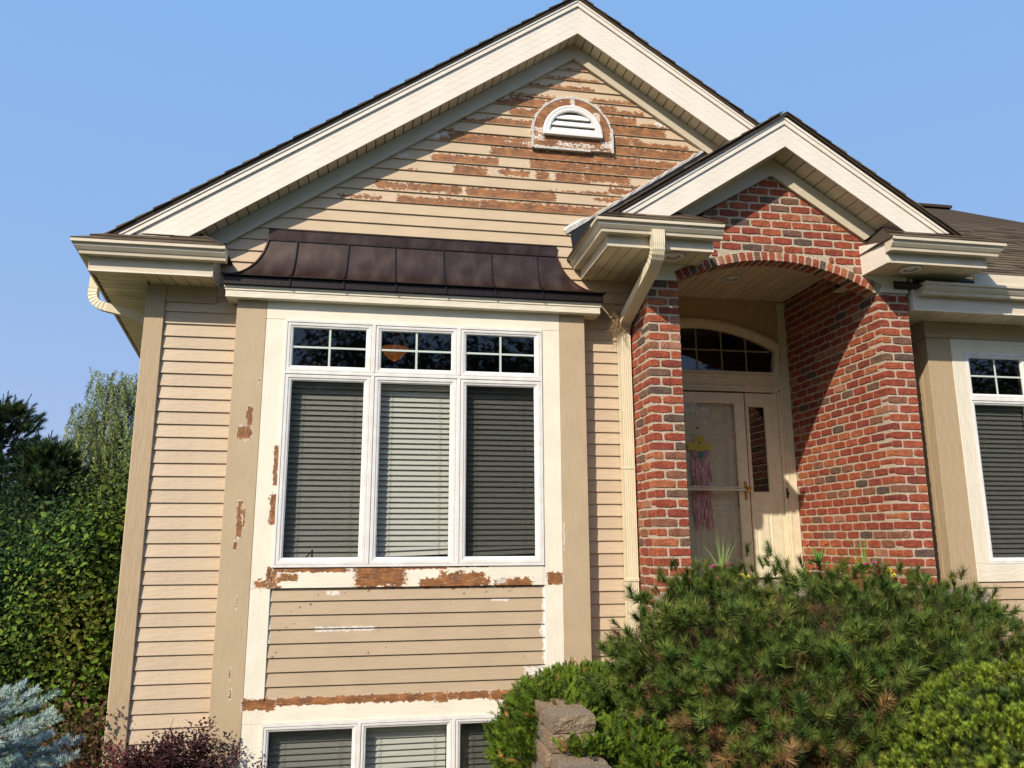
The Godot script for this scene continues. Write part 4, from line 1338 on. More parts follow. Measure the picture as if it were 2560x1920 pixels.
# ---------------------------------------------------------------- the front door
func entry(house: Node3D) -> void:
	boxp("porch_floor", 2.29, 4.9, -0.55, -0.42, -1.16, 1.05, M.concrete, house, 0.008)
	boxp("porch_step", 2.5, 4.6, -1.2, -0.5505, 0.0, 1.0, M.concrete, house)
	var wl := MB.new()                                       # wall round the door: an opening under a flat arch
	var arc := []
	for i in 21:
		var t := i / 20.0
		var x := lerpf(2.5, 4.438, t)
		arc.append(Vector2(x, 2.17 + 0.25 * (1.0 - pow((x - 3.469) / 0.969, 2))))
	for i in 20:
		var a: Vector2 = arc[i]
		var b: Vector2 = arc[i + 1]
		wl.prism([a, b, Vector2(b.x, 2.69), Vector2(a.x, 2.69)], -1.3, -1.15)
	wl.box(Vector3(4.4385, -0.5, -1.3), Vector3(4.5395, 2.69, -1.15))
	part("entry_wall", wl, M.stucco, house)
	boxp("entry_side_wall", 2.3, 2.5, -0.5, 2.69, -1.3, 0.0, M.stucco, house)
	boxp("door_side_trim", 4.445, 4.531, -0.419, 2.645, -1.149, -1.128, M.door_trim, house, 0.003)
	# arched trim and transom
	var at := MB.new()
	var prof := [[0.0, -1.149], [0.0, -1.122], [0.02, -1.114], [0.05, -1.116], [0.06, -1.124], [0.085, -1.128], [0.1, -1.136], [0.1, -1.2]]
	var rings := []
	for i in 21:
		var g := []
		for p in prof:
			var q: Vector2 = arc[i]
			var nrm := (q - Vector2(3.469, 0.42)).normalized()
			g.append(Vector3(q.x - nrm.x * p[0] * (1.0 if i > 0 and i < 20 else 1.15), q.y - nrm.y * p[0], p[1]))
		rings.append(g)
	for r in [[4.438, 2.17], [4.438, 1.765]]:
		if r[1] == 2.17: continue
		var g := []
		for p in prof: g.append(Vector3(4.438 - p[0], r[1], p[1]))
		rings.append(g)
	at.loft(rings, false, false)
	var tr := part("arched_transom", at, M.door_trim, house)
	var pane := []
	for i in 19:
		var q: Vector2 = arc[i + 1]
		pane.append(q - Vector2(0, 0.09))
	pane[18] = Vector2(4.35, 2.1)
	var pg := MB.new()
	pg.prism(pane + [Vector2(4.352, 1.82), Vector2(2.6, 1.82)], -1.192, -1.188)
	part("pane", pg, M.dark_glass, tr)
	for x in [2.88, 3.172, 3.465, 3.761, 4.053]:
		var top: float = 2.42 - 0.1 - 0.25 * pow((x - 3.469) / 0.969, 2)
		boxp("muntin", x - 0.009, x + 0.009, 1.825, top, -1.187, -1.181, M.blind_dark, tr, 0.001)
	boxp("muntin", 2.6, 4.34, 2.067, 2.085, -1.1868, -1.1812, M.blind_dark, tr, 0.001)
	var hb := MB.new()
	hb.bevel(Vector3(2.5, 1.795, -1.2), Vector3(4.37, 1.83, -1.124), 0.004)
	hb.bevel(Vector3(2.5, 1.762, -1.2), Vector3(4.438, 1.7945, -1.118), 0.004)
	hb.bevel(Vector3(2.5, 1.668, -1.2), Vector3(4.444, 1.7615, -1.134), 0.003)
	hb.bevel(Vector3(2.5, 1.632, -1.2), Vector3(4.436, 1.6675, -1.118), 0.004)
	hb.bevel(Vector3(2.5, 1.6, -1.2), Vector3(4.385, 1.6315, -1.126), 0.004)
	part("door_header", hb, M.door_trim, house)
	var jb := MB.new()
	jb.bevel(Vector3(4.41, -0.42, -1.2), Vector3(4.4385, 1.6315, -1.118), 0.004)
	jb.bevel(Vector3(4.372, -0.42, -1.2), Vector3(4.4095, 1.5995, -1.126), 0.004)
	jb.bevel(Vector3(4.33, -0.42, -1.24), Vector3(4.3715, 1.5995, -1.15), 0.004)
	part("door_jamb", jb, M.door_trim, house)
	# sidelight
	var sl := MB.new()
	ring_frame(sl, 3.985, 4.33, -0.4, 1.585, [[0.0, -1.16], [0.0, -1.14], [0.035, -1.14], [0.035, -1.142]])
	sl.box(Vector3(3.985, 0.43, -1.165), Vector3(4.33, 0.5, -1.141))
	sl.box(Vector3(4.0, -0.4, -1.175), Vector3(4.32, 0.43, -1.146))
	sl.box(Vector3(3.99, 1.44, -1.175), Vector3(4.325, 1.56, -1.1415))
	sl.box(Vector3(3.99, 0.5, -1.175), Vector3(4.015, 1.44, -1.142))
	sl.box(Vector3(4.208, 0.5, -1.175), Vector3(4.325, 1.44, -1.142))
	var s := part("sidelight", sl, M.door, house)
	var sf := MB.new()
	ring_frame(sf, 3.997, 4.226, 0.478, 1.455, [[0.0, -1.1415], [0.004, -1.134], [0.014, -1.134], [0.022, -1.145], [0.022, -1.16]])
	part("glazing_bead", sf, M.door, s)
	boxp("pane", 4.018, 4.205, 0.499, 1.434, -1.156, -1.152, M.dark_glass, s)
	var pf := MB.new()
	ring_frame(pf, 4.01, 4.22, -0.24, 0.3, [[0.0, -1.1455], [0.006, -1.139], [0.014, -1.139], [0.024, -1.1455]])
	ring_frame(pf, 4.045, 4.185, -0.2, 0.265, [[0.0, -1.1455], [0.02, -1.1395], [0.07, -1.1395]])
	part("raised_panel", pf, M.door, s)
	# the inner door with six panels, behind a glazed storm door
	var db := MB.new()
	db.bevel(Vector3(3.04, -0.4, -1.21), Vector3(3.94, 1.57, -1.185), 0.003)
	var door := part("front_door", db, M.door, house)
	for r in [[1.25, 1.47], [0.56, 1.12], [-0.3, 0.36]]:
		for c in [[3.16, 3.42], [3.55, 3.81]]:
			var b := MB.new()
			ring_frame(b, c[0], c[1], r[0], r[1], [[0.0, -1.1845], [0.006, -1.179], [0.014, -1.1885], [0.03, -1.1885], [0.055, -1.181], [0.07, -1.181]])
			part("door_panel", b, M.door, door)
	var kb := MB.new()
	kb.bevel(Vector3(3.85, 0.33, -1.185), Vector3(3.9, 0.62, -1.15), 0.012)
	part("handle_set", kb, M.black_iron, door)
	var kn := SphereMesh.new()
	kn.radius = 0.014
	kn.height = 0.028
	piece("door_viewer", kn, M.brass, door, Transform3D(Basis(), Vector3(3.43, 1.19, -1.18)))
	var st := MB.new()
	ring_frame(st, 3.02, 3.955, -0.41, 1.578, [[0.0, -1.15], [0.0, -1.106], [0.004, -1.102], [0.1, -1.102], [0.104, -1.106], [0.118, -1.108], [0.118, -1.13]])
	var storm := part("storm_door", st, M.door_trim, house)
	boxp("pane", 3.136, 3.839, -0.295, 1.462, -1.122, -1.119, M.storm_glass, storm)
	var bar := MB.new()
	bar.bevel(Vector3(3.03, 0.536, -1.1), Vector3(3.86, 0.55, -1.06), 0.005)
	bar.bevel(Vector3(3.03, 0.508, -1.1), Vector3(3.9, 0.527, -1.055), 0.005)
	part("push_bar", bar, M.door_trim, storm)
	var hd := MB.new()
	hd.bevel(Vector3(3.895, 0.41, -1.103), Vector3(3.925, 0.61, -1.092), 0.004)
	hd.bevel(Vector3(3.9, 0.52, -1.092), Vector3(3.92, 0.545, -1.05), 0.004)
	hd.bevel(Vector3(3.9, 0.51, -1.055), Vector3(3.95, 0.55, -1.04), 0.006)
	part("handle", hd, M.brass, storm)
	boxp("door_gap", 3.02, 3.97, 1.58, 1.598, -1.2, -1.16, M.black_gap, house)
	boxp("threshold", 2.9, 4.33, -0.42, -0.401, -1.2, -1.09, M.black_iron, house)
	var bell := MB.new()
	bell.bevel(Vector3(4.393, 0.43, -1.126), Vector3(4.412, 0.54, -1.112), 0.004)
	bell.bevel(Vector3(4.388, 0.465, -1.112), Vector3(4.417, 0.5, -1.1), 0.006)
	part("door_bell", bell, M.black_iron, house)
	# the dark hall behind
	var hall := MB.new()
	hall.box(Vector3(2.4, -0.5, -3.6), Vector3(4.8, -0.45, -1.3))
	hall.box(Vector3(2.4, 2.6, -3.6), Vector3(4.8, 2.69, -1.301))
	hall.box(Vector3(2.43, -0.45, -3.7), Vector3(4.8, 2.6, -3.6))
	hall.box(Vector3(2.43, -0.45, -3.6), Vector3(2.49, 2.6, -1.301))
	hall.box(Vector3(4.6, -0.45, -3.6), Vector3(4.7, 2.6, -1.301))
	part("hall_wall", hall, M.dark_room, house)


# ---------------------------------------------------------------- the wing on the right
func wing(house: Node3D) -> void:
	var zw := 0.2
	var wb := MB.new()
	wb.box(Vector3(5.26, -1.6, 0.05), Vector3(5.63, 2.085, zw - 0.015))
	wb.box(Vector3(5.6301, 1.81, 0.05), Vector3(9.5, 2.085, zw - 0.015))
	wb.box(Vector3(5.6301, -1.6, 0.05), Vector3(9.5, -0.25, zw - 0.015))
	wb.box(Vector3(7.0, -0.2499, 0.05), Vector3(9.5, 1.8099, zw - 0.015))
	wb.box(Vector3(5.26, -1.6, -1.3), Vector3(5.4, 2.085, 0.0499))
	var w := part("wing_wall", wb, M.dark_room, house)
	boxp("wing_side_panel", 5.246, 5.2599, -1.5, 2.085, -1.2, 0.03, M.wing_siding, house)
	boxp("corner_board", 5.242, 5.503, -1.5, 1.9255, 0.1, zw + 0.004, M.tan_up, house, 0.003)
	boxp("corner_board", 5.2395, 5.2595, -1.5, 1.9255, 0.0, 0.0995, M.tan_up, house, 0.002)
	boxp("frieze_board", 5.224, 9.5, 1.926, 2.086, 0.0, zw + 0.022, M.tan_flat, house, 0.002)
	boxp("side_casing", 5.5035, 5.6445, -0.235, 1.9255, 0.1, zw + 0.008, M.cream_up, house, 0.003)
	boxp("head_casing", 5.645, 7.2, 1.79, 1.9255, 0.1, zw + 0.007, M.cream_flat, house, 0.003)
	boxp("sill_casing", 5.5035, 7.2, -0.398, -0.2355, 0.1, zw + 0.009, M.cream_flat, house, 0.003)
	for k in 9:
		clapboard(w, M.wing_siding, 5.49, 9.4, -0.447 - 0.1075 * k, 0.1195 if k > 0 else 0.055, zw)
	for k in 21:
		clapboard(w, M.wing_siding, 7.13, 9.4, -0.3395 + 0.1075 * k, 0.1195 if k < 20 else 0.11, zw)
	boxp("side_casing", 7.0005, 7.141, -0.235, 1.7895, 0.1, zw + 0.008, M.cream_up, house, 0.003)
	var f := MB.new()
	ring_frame(f, 5.645, 7.0, -0.235, 1.79, [[0.0, 0.1], [0.0, zw + 0.012], [0.016, zw + 0.012], [0.016, 0.1]])
	f.bevel(Vector3(5.661, 1.31, 0.1), Vector3(6.984, 1.345, zw + 0.013), 0.003)
	f.bevel(Vector3(6.305, -0.219, 0.1), Vector3(6.335, 1.3095, zw + 0.013), 0.003)
	f.bevel(Vector3(6.305, 1.3455, 0.1), Vector3(6.335, 1.774, zw + 0.013), 0.003)
	part("window_frame", f, M.vinyl, house)
	for c in [[5.6615, 6.3045], [6.3355, 6.9835]]:
		light(house, "transom", c[0], c[1], 1.346, 1.7735, zw + 0.008, 0.036, 1, 1, false, "dark_glass")
		light(house, "casement", c[0], c[1], -0.2185, 1.309, zw + 0.008, 0.038, 0, 0, true)
	blind("dark slatted blind in the window right of the brick, by the white chair", "", 5.69, 6.28, -0.2, 1.28, zw - 0.08, M.blind, -0.5)
	blind("slatted blind in the far half of the wing window behind the white chair", "", 6.36, 6.96, -0.2, 1.28, zw - 0.08, M.blind, -0.5)
	var rm := MB.new()
	rm.box(Vector3(5.4, 2.0, -2.5), Vector3(7.6, 2.08, 0.049))
	rm.box(Vector3(5.4, -0.5, -2.5), Vector3(7.6, -0.4, 0.049))
	rm.box(Vector3(5.4, -0.4, -2.6), Vector3(7.6, 2.0, -2.5))
	rm.box(Vector3(7.5, -0.4, -2.5), Vector3(7.6, 2.0, 0.049))
	part("inner_wall", rm, M.dark_room, house)
	# eave
	var t := boxp("eave_soffit", 4.9, 9.5, 2.1, 2.11, 0.0, 0.53, M.black_gap, house)
	for k in 28:
		boxp("soffit_board", 4.892 + k * 0.165, 5.048 + k * 0.165, 2.088, 2.099, 0.0, 0.532, M["soffit%d" % (k % 3)], t)
	boxp("eave_fascia", 4.89, 9.5, 2.094, 2.34, 0.533, 0.545, M.gutter, house)
	boxp("fascia_lip", 4.889, 9.5, 2.084, 2.0935, 0.53, 0.551, M.fascia, house)
	boxp("eave_end_board", 4.878, 4.8895, 2.086, 2.39, 0.1, 0.549, M.fascia, house)
	gutter(house, Vector3(4.94, 2.225, 0.547), Vector3(9.5, 2.225, 0.547), Vector3.BACK, 0.0, 0.0)
	boxp("gutter_guard", 5.5, 6.6, 2.31, 2.455, 0.6, 0.612, M.gutter, house, 0.002)
	# roof: planes, then courses of shingles
	var rb := MB.new()
	var y0 := 2.335
	var sl := 0.667
	rb.loft([[Vector3(4.7, y0 - 0.03, 0.62), Vector3(13.2, y0 - 0.03, 0.62), Vector3(13.2, y0 - 0.06, 0.5), Vector3(4.7, y0 - 0.06, 0.5)], [Vector3(4.7, y0 + sl * 4.6, -3.98), Vector3(9.3, y0 + sl * 4.6, -3.98), Vector3(9.3, y0 + sl * 4.6 - 0.05, -3.98), Vector3(4.7, y0 + sl * 4.6 - 0.05, -3.98)]])
	var roof := part("wing_roof", rb, M.shingle3, house)
	var tab := MB.new()
	tab.hexa([Vector3(-0.148, 0, 0.0), Vector3(0.148, 0, 0.0), Vector3(0.148, 0, -0.17), Vector3(-0.148, 0, -0.17), Vector3(-0.148, 0.011, 0.0), Vector3(0.148, 0.011, 0.0), Vector3(0.148, 0.002, -0.17), Vector3(-0.148, 0.002, -0.17)])
	var tm := tab.mesh()
	var slope := Basis(Vector3.RIGHT, atan(sl))
	var far := [[], [], [], []]
	for c in 39:
		var run := c * 0.118
		var x := 5.3 + (0.15 if c % 2 == 1 else 0.0) + rng.randf_range(-0.03, 0.03)
		while x < 13.0 - run * 0.85 and x < 11.5:
			var xf := Transform3D(slope, Vector3(x, y0 - 0.022 + sl * run + rng.randf() * 0.003, 0.625 - run))
			var k := rng.randi_range(0, 3)
			if c < 8 and x < 9.2: piece("shingle", tm, M["shingle%d" % k], roof, xf)
			else: far[k].append(xf)
			x += 0.3
	for k in 4: many("shingles", tm, M["shingle%d" % k], roof, far[k], [], true)
	boxp("ridge_vent", 7.4, 9.3, y0 + sl * 4.6 - 0.01, y0 + sl * 4.6 + 0.035, -4.1, -3.9, M.shingle3, roof)


# ---------------------------------------------------------------- retaining wall
func block_mesh(r: RandomNumberGenerator, l: float, h: float, d: float) -> ArrayMesh:
	# a split-faced block: x along, y up from 0, z from 0 back to -d; the faces are a rough grid
	var nx := 6
	var ny := 4
	var nz := 5
	var pts := {}
	var get_p := func(i: int, j: int, k: int) -> Vector3:
		var key := Vector3i(i, j, k)
		if not pts.has(key):
			var p := Vector3(-l / 2 + l * i / nx, h * j / ny, -d * k / nz)
			var e := int(i == 0 or i == nx) + int(j == 0 or j == ny) + int(k == 0 or k == nz)
			var c := Vector3(0, h / 2, -d / 2)
			p += (c - p).normalized() * (0.004 * maxi(e - 1, 0) + r.randf_range(-0.004, 0.003))
			if k == 0: p.z += r.randf_range(-0.006, 0.008)
			pts[key] = p
		return pts[key]
	var b := MB.new()
	for i in nx:
		for j in ny:
			b.quad(get_p.call(i, j, 0), get_p.call(i + 1, j, 0), get_p.call(i + 1, j + 1, 0), get_p.call(i, j + 1, 0))
			b.quad(get_p.call(i + 1, j, nz), get_p.call(i, j, nz), get_p.call(i, j + 1, nz), get_p.call(i + 1, j + 1, nz))
	for j in ny:
		for k in nz:
			b.quad(get_p.call(0, j, k + 1), get_p.call(0, j, k), get_p.call(0, j + 1, k), get_p.call(0, j + 1, k + 1))
			b.quad(get_p.call(nx, j, k), get_p.call(nx, j, k + 1), get_p.call(nx, j + 1, k + 1), get_p.call(nx, j + 1, k))
	for i in nx:
		for k in nz:
			b.quad(get_p.call(i, ny, k), get_p.call(i + 1, ny, k), get_p.call(i + 1, ny, k + 1), get_p.call(i, ny, k + 1))
			b.quad(get_p.call(i, 0, k + 1), get_p.call(i + 1, 0, k + 1), get_p.call(i + 1, 0, k), get_p.call(i, 0, k))
	return b.mesh()

func retaining_wall() -> void:
	var t := thing("retaining_wall", "low stepped wall of rough tan concrete blocks beside the juniper", "retaining wall", Vector3(1.15, -1.8, 1.6))
	var r := RandomNumberGenerator.new()
	r.seed = 77
	var shapes := []
	for k in 5: shapes.append(block_mesh(r, 0.262, 0.096, 0.25))
	# [top, z of the end]
	var courses := [[-0.995, 2.13], [-1.095, 2.125], [-1.195, 2.62], [-1.295, 2.62], [-1.395, 3.0], [-1.495, 3.02], [-1.595, 3.3], [-1.695, 3.3], [-1.795, 3.3], [-1.895, 3.3], [-1.995, 3.3], [-2.095, 3.3]]
	for c in courses.size():
		var z: float = courses[c][1] - (0.02 if c % 2 == 0 else 0.0)
		var n := 0
		while z > (1.8 if c < 2 else 1.25):
			var x := 1.155 - 0.012 * c
			if c >= 2 and n < 2: x += 0.03
			piece("block", shapes[(c * 3 + n) % 5], M["block%d" % ((c * 2 + n * 5) % 3)], t, Transform3D(Basis(Vector3.UP, r.randf_range(-0.03, 0.03)), Vector3(x + r.randf_range(-0.006, 0.006), courses[c][0] - 0.0975, z)))
			z -= 0.253
			n += 1
	# the lowest step turns towards the lawn
	for k in 3:
		piece("block", shapes[k], M["block%d" % ((k + 1) % 3)], t, Transform3D(Basis(Vector3.UP, 0.5), Vector3(1.3 + k * 0.225, -1.3925, 2.86 + k * 0.11)))


# ---------------------------------------------------------------- foliage
func needle_shoot(seed_: int, tall: float, n: int, length: float, spread: float, width: float, from := 0.15, droop := 0.0) -> ArrayMesh:
	var r := RandomNumberGenerator.new()
	r.seed = seed_
	var b := MB.new()
	for i in n:
		var t := from + (1.0 - from) * (i + r.randf()) / n
		var a := i * 2.39996 + r.randf_range(-0.4, 0.4)
		var tilt := spread * (1.15 - 0.55 * t) * r.randf_range(0.75, 1.2)
		var out := Vector3(cos(a), 0, sin(a))
		var d := (Vector3.UP * cos(tilt) + out * sin(tilt)).normalized()
		var root := Vector3(0, tall * t, 0) + out * 0.003
		var tip := root + d * length * r.randf_range(0.75, 1.15) + Vector3.DOWN * droop * r.randf()
		var side := d.cross(out + Vector3(0.3, 0.2, 0.1)).normalized() * width
		b.tri(root - side, root + side, tip)
	var s := width * 1.6
	b.tri(Vector3(-s, 0, 0), Vector3(s, 0, 0), Vector3(0, tall, 0))
	b.tri(Vector3(0, 0, -s), Vector3(0, 0, s), Vector3(0, tall, 0))
	return b.mesh()

func leaf_spray(seed_: int, n: int, size: float, reach: float, narrow: float, cup := 0.25) -> ArrayMesh:
	# leaves scattered through a ball of the given reach
	var r := RandomNumberGenerator.new()
	r.seed = seed_
	var b := MB.new()
	for i in n:
		var p := Vector3(r.randfn(), r.randfn(), r.randfn()) * reach * 0.45
		var d := (p.normalized() * 0.6 + Vector3(r.randf_range(-1, 1), r.randf_range(-0.7, 0.6), r.randf_range(-1, 1))).normalized()
		var s := d.cross(Vector3(r.randf_range(-1, 1), 1.5, r.randf_range(-1, 1))).normalized()
		var nn := s.cross(d)
		var l := size * r.randf_range(0.7, 1.25)
		var w := l * narrow
		var m := p + d * l * 0.45
		b.tri(p, m + s * w + nn * cup * w, p + d * l)
		b.tri(p, p + d * l, m - s * w + nn * cup * w)
	return b.mesh()

func toward(d: Vector3, roll: float, s: float) -> Basis:       # y axis along d
	var y := d.normalized()
	var x := y.cross(Vector3(0.31, 0.17, 0.93)).normalized()
	var z := x.cross(y)
	return Basis(x, y, z).rotated(y, roll).scaled(Vector3.ONE * s)

func limb(b: MB, pts: Array, r0: float, r1: float, sides := 6) -> void:
	var rings := []
	for i in pts.size():
		var t: Vector3 = ((pts[mini(i + 1, pts.size() - 1)] as Vector3) - (pts[maxi(i - 1, 0)] as Vector3)).normalized()
		var u := t.cross(Vector3(0.2, 0.3, 0.93)).normalized()
		var w := t.cross(u)
		var rr := lerpf(r0, r1, float(i) / (pts.size() - 1))
		var g := []
		for k in sides: g.append((pts[i] as Vector3) + (u * cos(TAU * k / sides) + w * sin(TAU * k / sides)) * rr)
		rings.append(g)
	b.loft(rings)

func twig(a: Vector3, c: Vector3, wob: float, n := 4) -> Array:
	var p := []
	for i in n + 1:
		var t := float(i) / n
		p.append(a.lerp(c, t) + Vector3(rng.randf_range(-1, 1), rng.randf_range(-1, 1), rng.randf_range(-1, 1)) * wob * sin(PI * t))
	return p

func mound(c: Vector3, r: Vector3, n: int, lumps: FastNoiseLite, lump: float, low: float) -> Array:
	# points over a lumpy ellipsoid, [point, outward]
	var out := []
	while out.size() < n:
		var d := Vector3(rng.randfn(), rng.randfn(), rng.randfn()).normalized()
		if d.y < low: continue
		var k := 1.0 + lump * lumps.get_noise_3dv(d * 100.0)
		out.append([c + d * r * k, (d / r).normalized()])
	return out

func tint(c: Color, by: float) -> Color:
	var f := 1.0 + rng.randf_range(-by, by)
	return Color(c.r * f * (1.0 + rng.randf_range(-0.1, 0.1)), c.g * f, c.b * f * (1.0 + rng.randf_range(-0.12, 0.12)))

func plants() -> void:
	var nz := FastNoiseLite.new()
	nz.seed = 4
	nz.frequency = 0.03
	# --- big dark mugo pine before the entry
	var shoots := [needle_shoot(1, 0.06, 58, 0.062, 1.05, 0.0026, 0.1), needle_shoot(2, 0.05, 54, 0.06, 1.2, 0.0026, 0.1), needle_shoot(3, 0.07, 56, 0.058, 0.95, 0.0025, 0.1)]
	var dead := needle_shoot(5, 0.06, 34, 0.06, 1.3, 0.0015)
	var mg := thing("mugo_pine", "big dark green bushy pine with browning lower needles before the brick entry", "shrub", Vector3(2.95, -1.35, 1.75))
	var sets := [[], [], []]
	var tints := [[], [], []]
	var dx := []
	var dc := []
	for lobe in [[Vector3(2.75, -1.12, 1.75), Vector3(1.2, 0.9, 0.95), 1250], [Vector3(3.5, -1.1, 1.55), Vector3(1.05, 0.84, 0.9), 900], [Vector3(2.27, -1.05, 1.55), Vector3(0.72, 0.8, 0.7), 600], [Vector3(4.2, -1.05, 1.25), Vector3(0.7, 0.72, 0.65), 480], [Vector3(2.62, -1.2, 2.2), Vector3(0.85, 0.62, 0.75), 640], [Vector3(3.2, -1.2, 2.25), Vector3(0.8, 0.66, 0.6), 420], [Vector3(2.55, -1.45, 2.5), Vector3(0.7, 0.5, 0.5), 360]]:
		for q in mound(lobe[0], lobe[1], lobe[2], nz, 0.3, -0.35):
			var k := rng.randi_range(0, 2)
			var p: Vector3 = q[0]
			var o: Vector3 = q[1]
			var d := o + Vector3.UP * rng.randf_range(0.1, 0.75) + Vector3(rng.randf_range(-0.5, 0.5), 0, rng.randf_range(-0.5, 0.5))
			var brown := smoothstep(-0.85, -1.2, p.y) * smoothstep(-0.1, 0.6, nz.get_noise_2d(p.x * 60.0, p.z * 60.0) + 0.45)
			sets[k].append(Transform3D(toward(d, rng.randf() * TAU, rng.randf_range(0.6, 1.35)), p - o * rng.randf_range(-0.03, 0.14)))
			var c := tint(Color(0.092, 0.13, 0.026), 0.38)
			var shade := 1.0 + 0.5 * nz.get_noise_3d(p.x * 160.0, p.y * 160.0, p.z * 160.0)
			c = Color(c.r * shade * shade, c.g * shade, c.b * shade)
			if rng.randf() < brown * 0.6 + 0.012: c = tint(Color(0.2, 0.12, 0.05), 0.4)
			tints[k].append(c)
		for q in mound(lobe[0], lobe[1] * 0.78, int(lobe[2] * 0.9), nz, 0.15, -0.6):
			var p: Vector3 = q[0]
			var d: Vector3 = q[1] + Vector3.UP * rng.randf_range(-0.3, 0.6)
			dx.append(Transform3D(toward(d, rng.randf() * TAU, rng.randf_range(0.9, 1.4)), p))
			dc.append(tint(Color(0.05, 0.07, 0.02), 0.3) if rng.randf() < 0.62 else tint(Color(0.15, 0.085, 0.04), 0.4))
	for k in 3: many("foliage", shoots[k], M.needles, mg, sets[k], tints[k], true)
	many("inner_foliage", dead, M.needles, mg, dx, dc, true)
	var bb := MB.new()
	for i in 46:
		var a := Vector3(2.95 + rng.randf_range(-0.5, 0.5), -1.5, 1.75 + rng.randf_range(-0.3, 0.4))
		var e := Vector3(2.95 + rng.randf_range(-1.0, 1.1), rng.randf_range(-1.3, -0.62), 1.75 + rng.randf_range(-0.5, 0.6))
		limb(bb, twig(a, e, 0.09), 0.022, 0.006, 5)
	part("branch", bb, M.twig_brown, mg)
	# --- bright dwarf mugo in the right corner
	var bud := [needle_shoot(7, 0.034, 60, 0.032, 1.0, 0.0022, 0.2), needle_shoot(8, 0.04, 60, 0.03, 0.9, 0.0022, 0.2)]
	var bm := thing("dwarf_pine", "bright yellow-green dwarf pine covered in short round buds", "shrub", Vector3(3.4, -1.5, 3.15))
	var bs := [[], []]
	var bc := [[], []]
	for lobe in [[Vector3(3.45, -1.3, 3.1), Vector3(0.95, 0.68, 0.72), 1500], [Vector3(2.95, -1.35, 3.3), Vector3(0.62, 0.52, 0.6), 700], [Vector3(3.9, -1.3, 3.2), Vector3(0.8, 0.74, 0.7), 700]]:
		for q in mound(lobe[0], lobe[1], lobe[2], nz, 0.13, -0.3):
			var k := rng.randi_range(0, 1)
			var d: Vector3 = q[1] * 0.8 + Vector3.UP * rng.randf_range(0.5, 1.1)
			bs[k].append(Transform3D(toward(d, rng.randf() * TAU, rng.randf_range(0.65, 1.05)), (q[0] as Vector3) - (q[1] as Vector3) * 0.02))
			bc[k].append(tint(Color(0.2, 0.26, 0.03), 0.28))
	for k in 2: many("foliage", bud[k], M.needles, bm, bs[k], bc[k], true)
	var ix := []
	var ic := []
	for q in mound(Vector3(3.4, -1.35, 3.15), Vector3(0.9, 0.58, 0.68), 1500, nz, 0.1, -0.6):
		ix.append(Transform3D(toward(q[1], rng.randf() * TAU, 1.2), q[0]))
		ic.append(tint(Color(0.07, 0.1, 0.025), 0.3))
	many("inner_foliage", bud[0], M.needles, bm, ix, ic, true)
	# --- spreading juniper over the wall
	var jn := thing("juniper", "low spreading yellow-green juniper spilling over the block wall", "shrub", Vector3(1.45, -1.35, 1.2))
	var sprig := []
	for k in 2:
		var r := RandomNumberGenerator.new()
		r.seed = 50 + k
		var b := MB.new()
		for i in 26:
			var t := (i + r.randf()) / 26.0
			var sd := -1.0 if i % 2 == 0 else 1.0
			var root := Vector3(0, 0.12 * t, 0.012 * sin(t * 3.0))
			var d := Vector3(sd * r.randf_range(0.5, 1.0), r.randf_range(0.5, 1.0), r.randf_range(-0.5, 0.6)).normalized()
			var l := 0.034 * (1.25 - 0.7 * t) * r.randf_range(0.7, 1.2)
			var s := d.cross(Vector3(r.randf_range(-0.4, 0.4), 0.2, 1)).normalized() * 0.0042
			b.tri(root - s, root + s, root + d * l)
			var d2 := (d + Vector3(0, 0.6, r.randf_range(-0.4, 0.4))).normalized()
			b.tri(root + d * l * 0.4 - s, root + d * l * 0.4 + s, root + d * l * 0.4 + d2 * l * 0.7)
		sprig.append(b.mesh())
	var js := [[], []]
	var jc := [[], []]
	var patches := [[Vector3(1.55, -1.25, 1.15), Vector3(0.58, 0.32, 0.55), 3400, 0.0], [Vector3(1.12, -1.34, 1.4), Vector3(0.3, 0.26, 0.45), 1700, -0.7], [Vector3(1.04, -1.55, 1.3), Vector3(0.15, 0.36, 0.4), 900, -1.0], [Vector3(1.2, -1.1, 1.42), Vector3(0.26, 0.15, 0.42), 900, -0.6], [Vector3(1.56, -1.35, 1.95), Vector3(0.24, 0.26, 0.5), 1500, -0.2], [Vector3(1.66, -1.5, 2.5), Vector3(0.28, 0.2, 0.35), 1000, 0.0], [Vector3(1.24, -1.165, 2.2), Vector3(0.14, 0.03, 0.04), 90, 0.0]]
	for lobe in patches:
		for q in mound(lobe[0], lobe[1], lobe[2], nz, 0.28, lobe[3]):
			var k := rng.randi_range(0, 1)
			var d: Vector3 = q[1] * 0.7 + Vector3(rng.randf_range(-0.7, 0.7), rng.randf_range(0.0, 0.7), rng.randf_range(-0.4, 0.9))
			js[k].append(Transform3D(toward(d, rng.randf() * TAU, rng.randf_range(0.5, 0.95)), (q[0] as Vector3) - (q[1] as Vector3) * rng.randf_range(0.0, 0.08)))
			var c := tint(Color(0.12, 0.18, 0.02), 0.3)
			if rng.randf() < 0.02: c = Color(0.4, 0.2, 0.07)
			elif rng.randf() < 0.25: c = tint(Color(0.07, 0.12, 0.025), 0.2)
			jc[k].append(c)
	for k in 2: many("foliage", sprig[k], M.leaves, jn, js[k], jc[k], true)
	var jb := MB.new()
	for i in 22: limb(jb, twig(Vector3(1.45, -1.5, 1.2), Vector3(1.4 + rng.randf_range(-0.5, 0.4), rng.randf_range(-1.35, -1.08), 1.3 + rng.randf_range(-0.5, 0.8)), 0.06), 0.014, 0.004, 5)
	part("branch", jb, M.twig_brown, jn)
	# --- blue spruce, lower left
	var bsp := thing("blue_spruce", "silvery blue spruce with stiff needled branch tips at the lower left", "shrub", Vector3(-2.2, -2.2, 2.3))
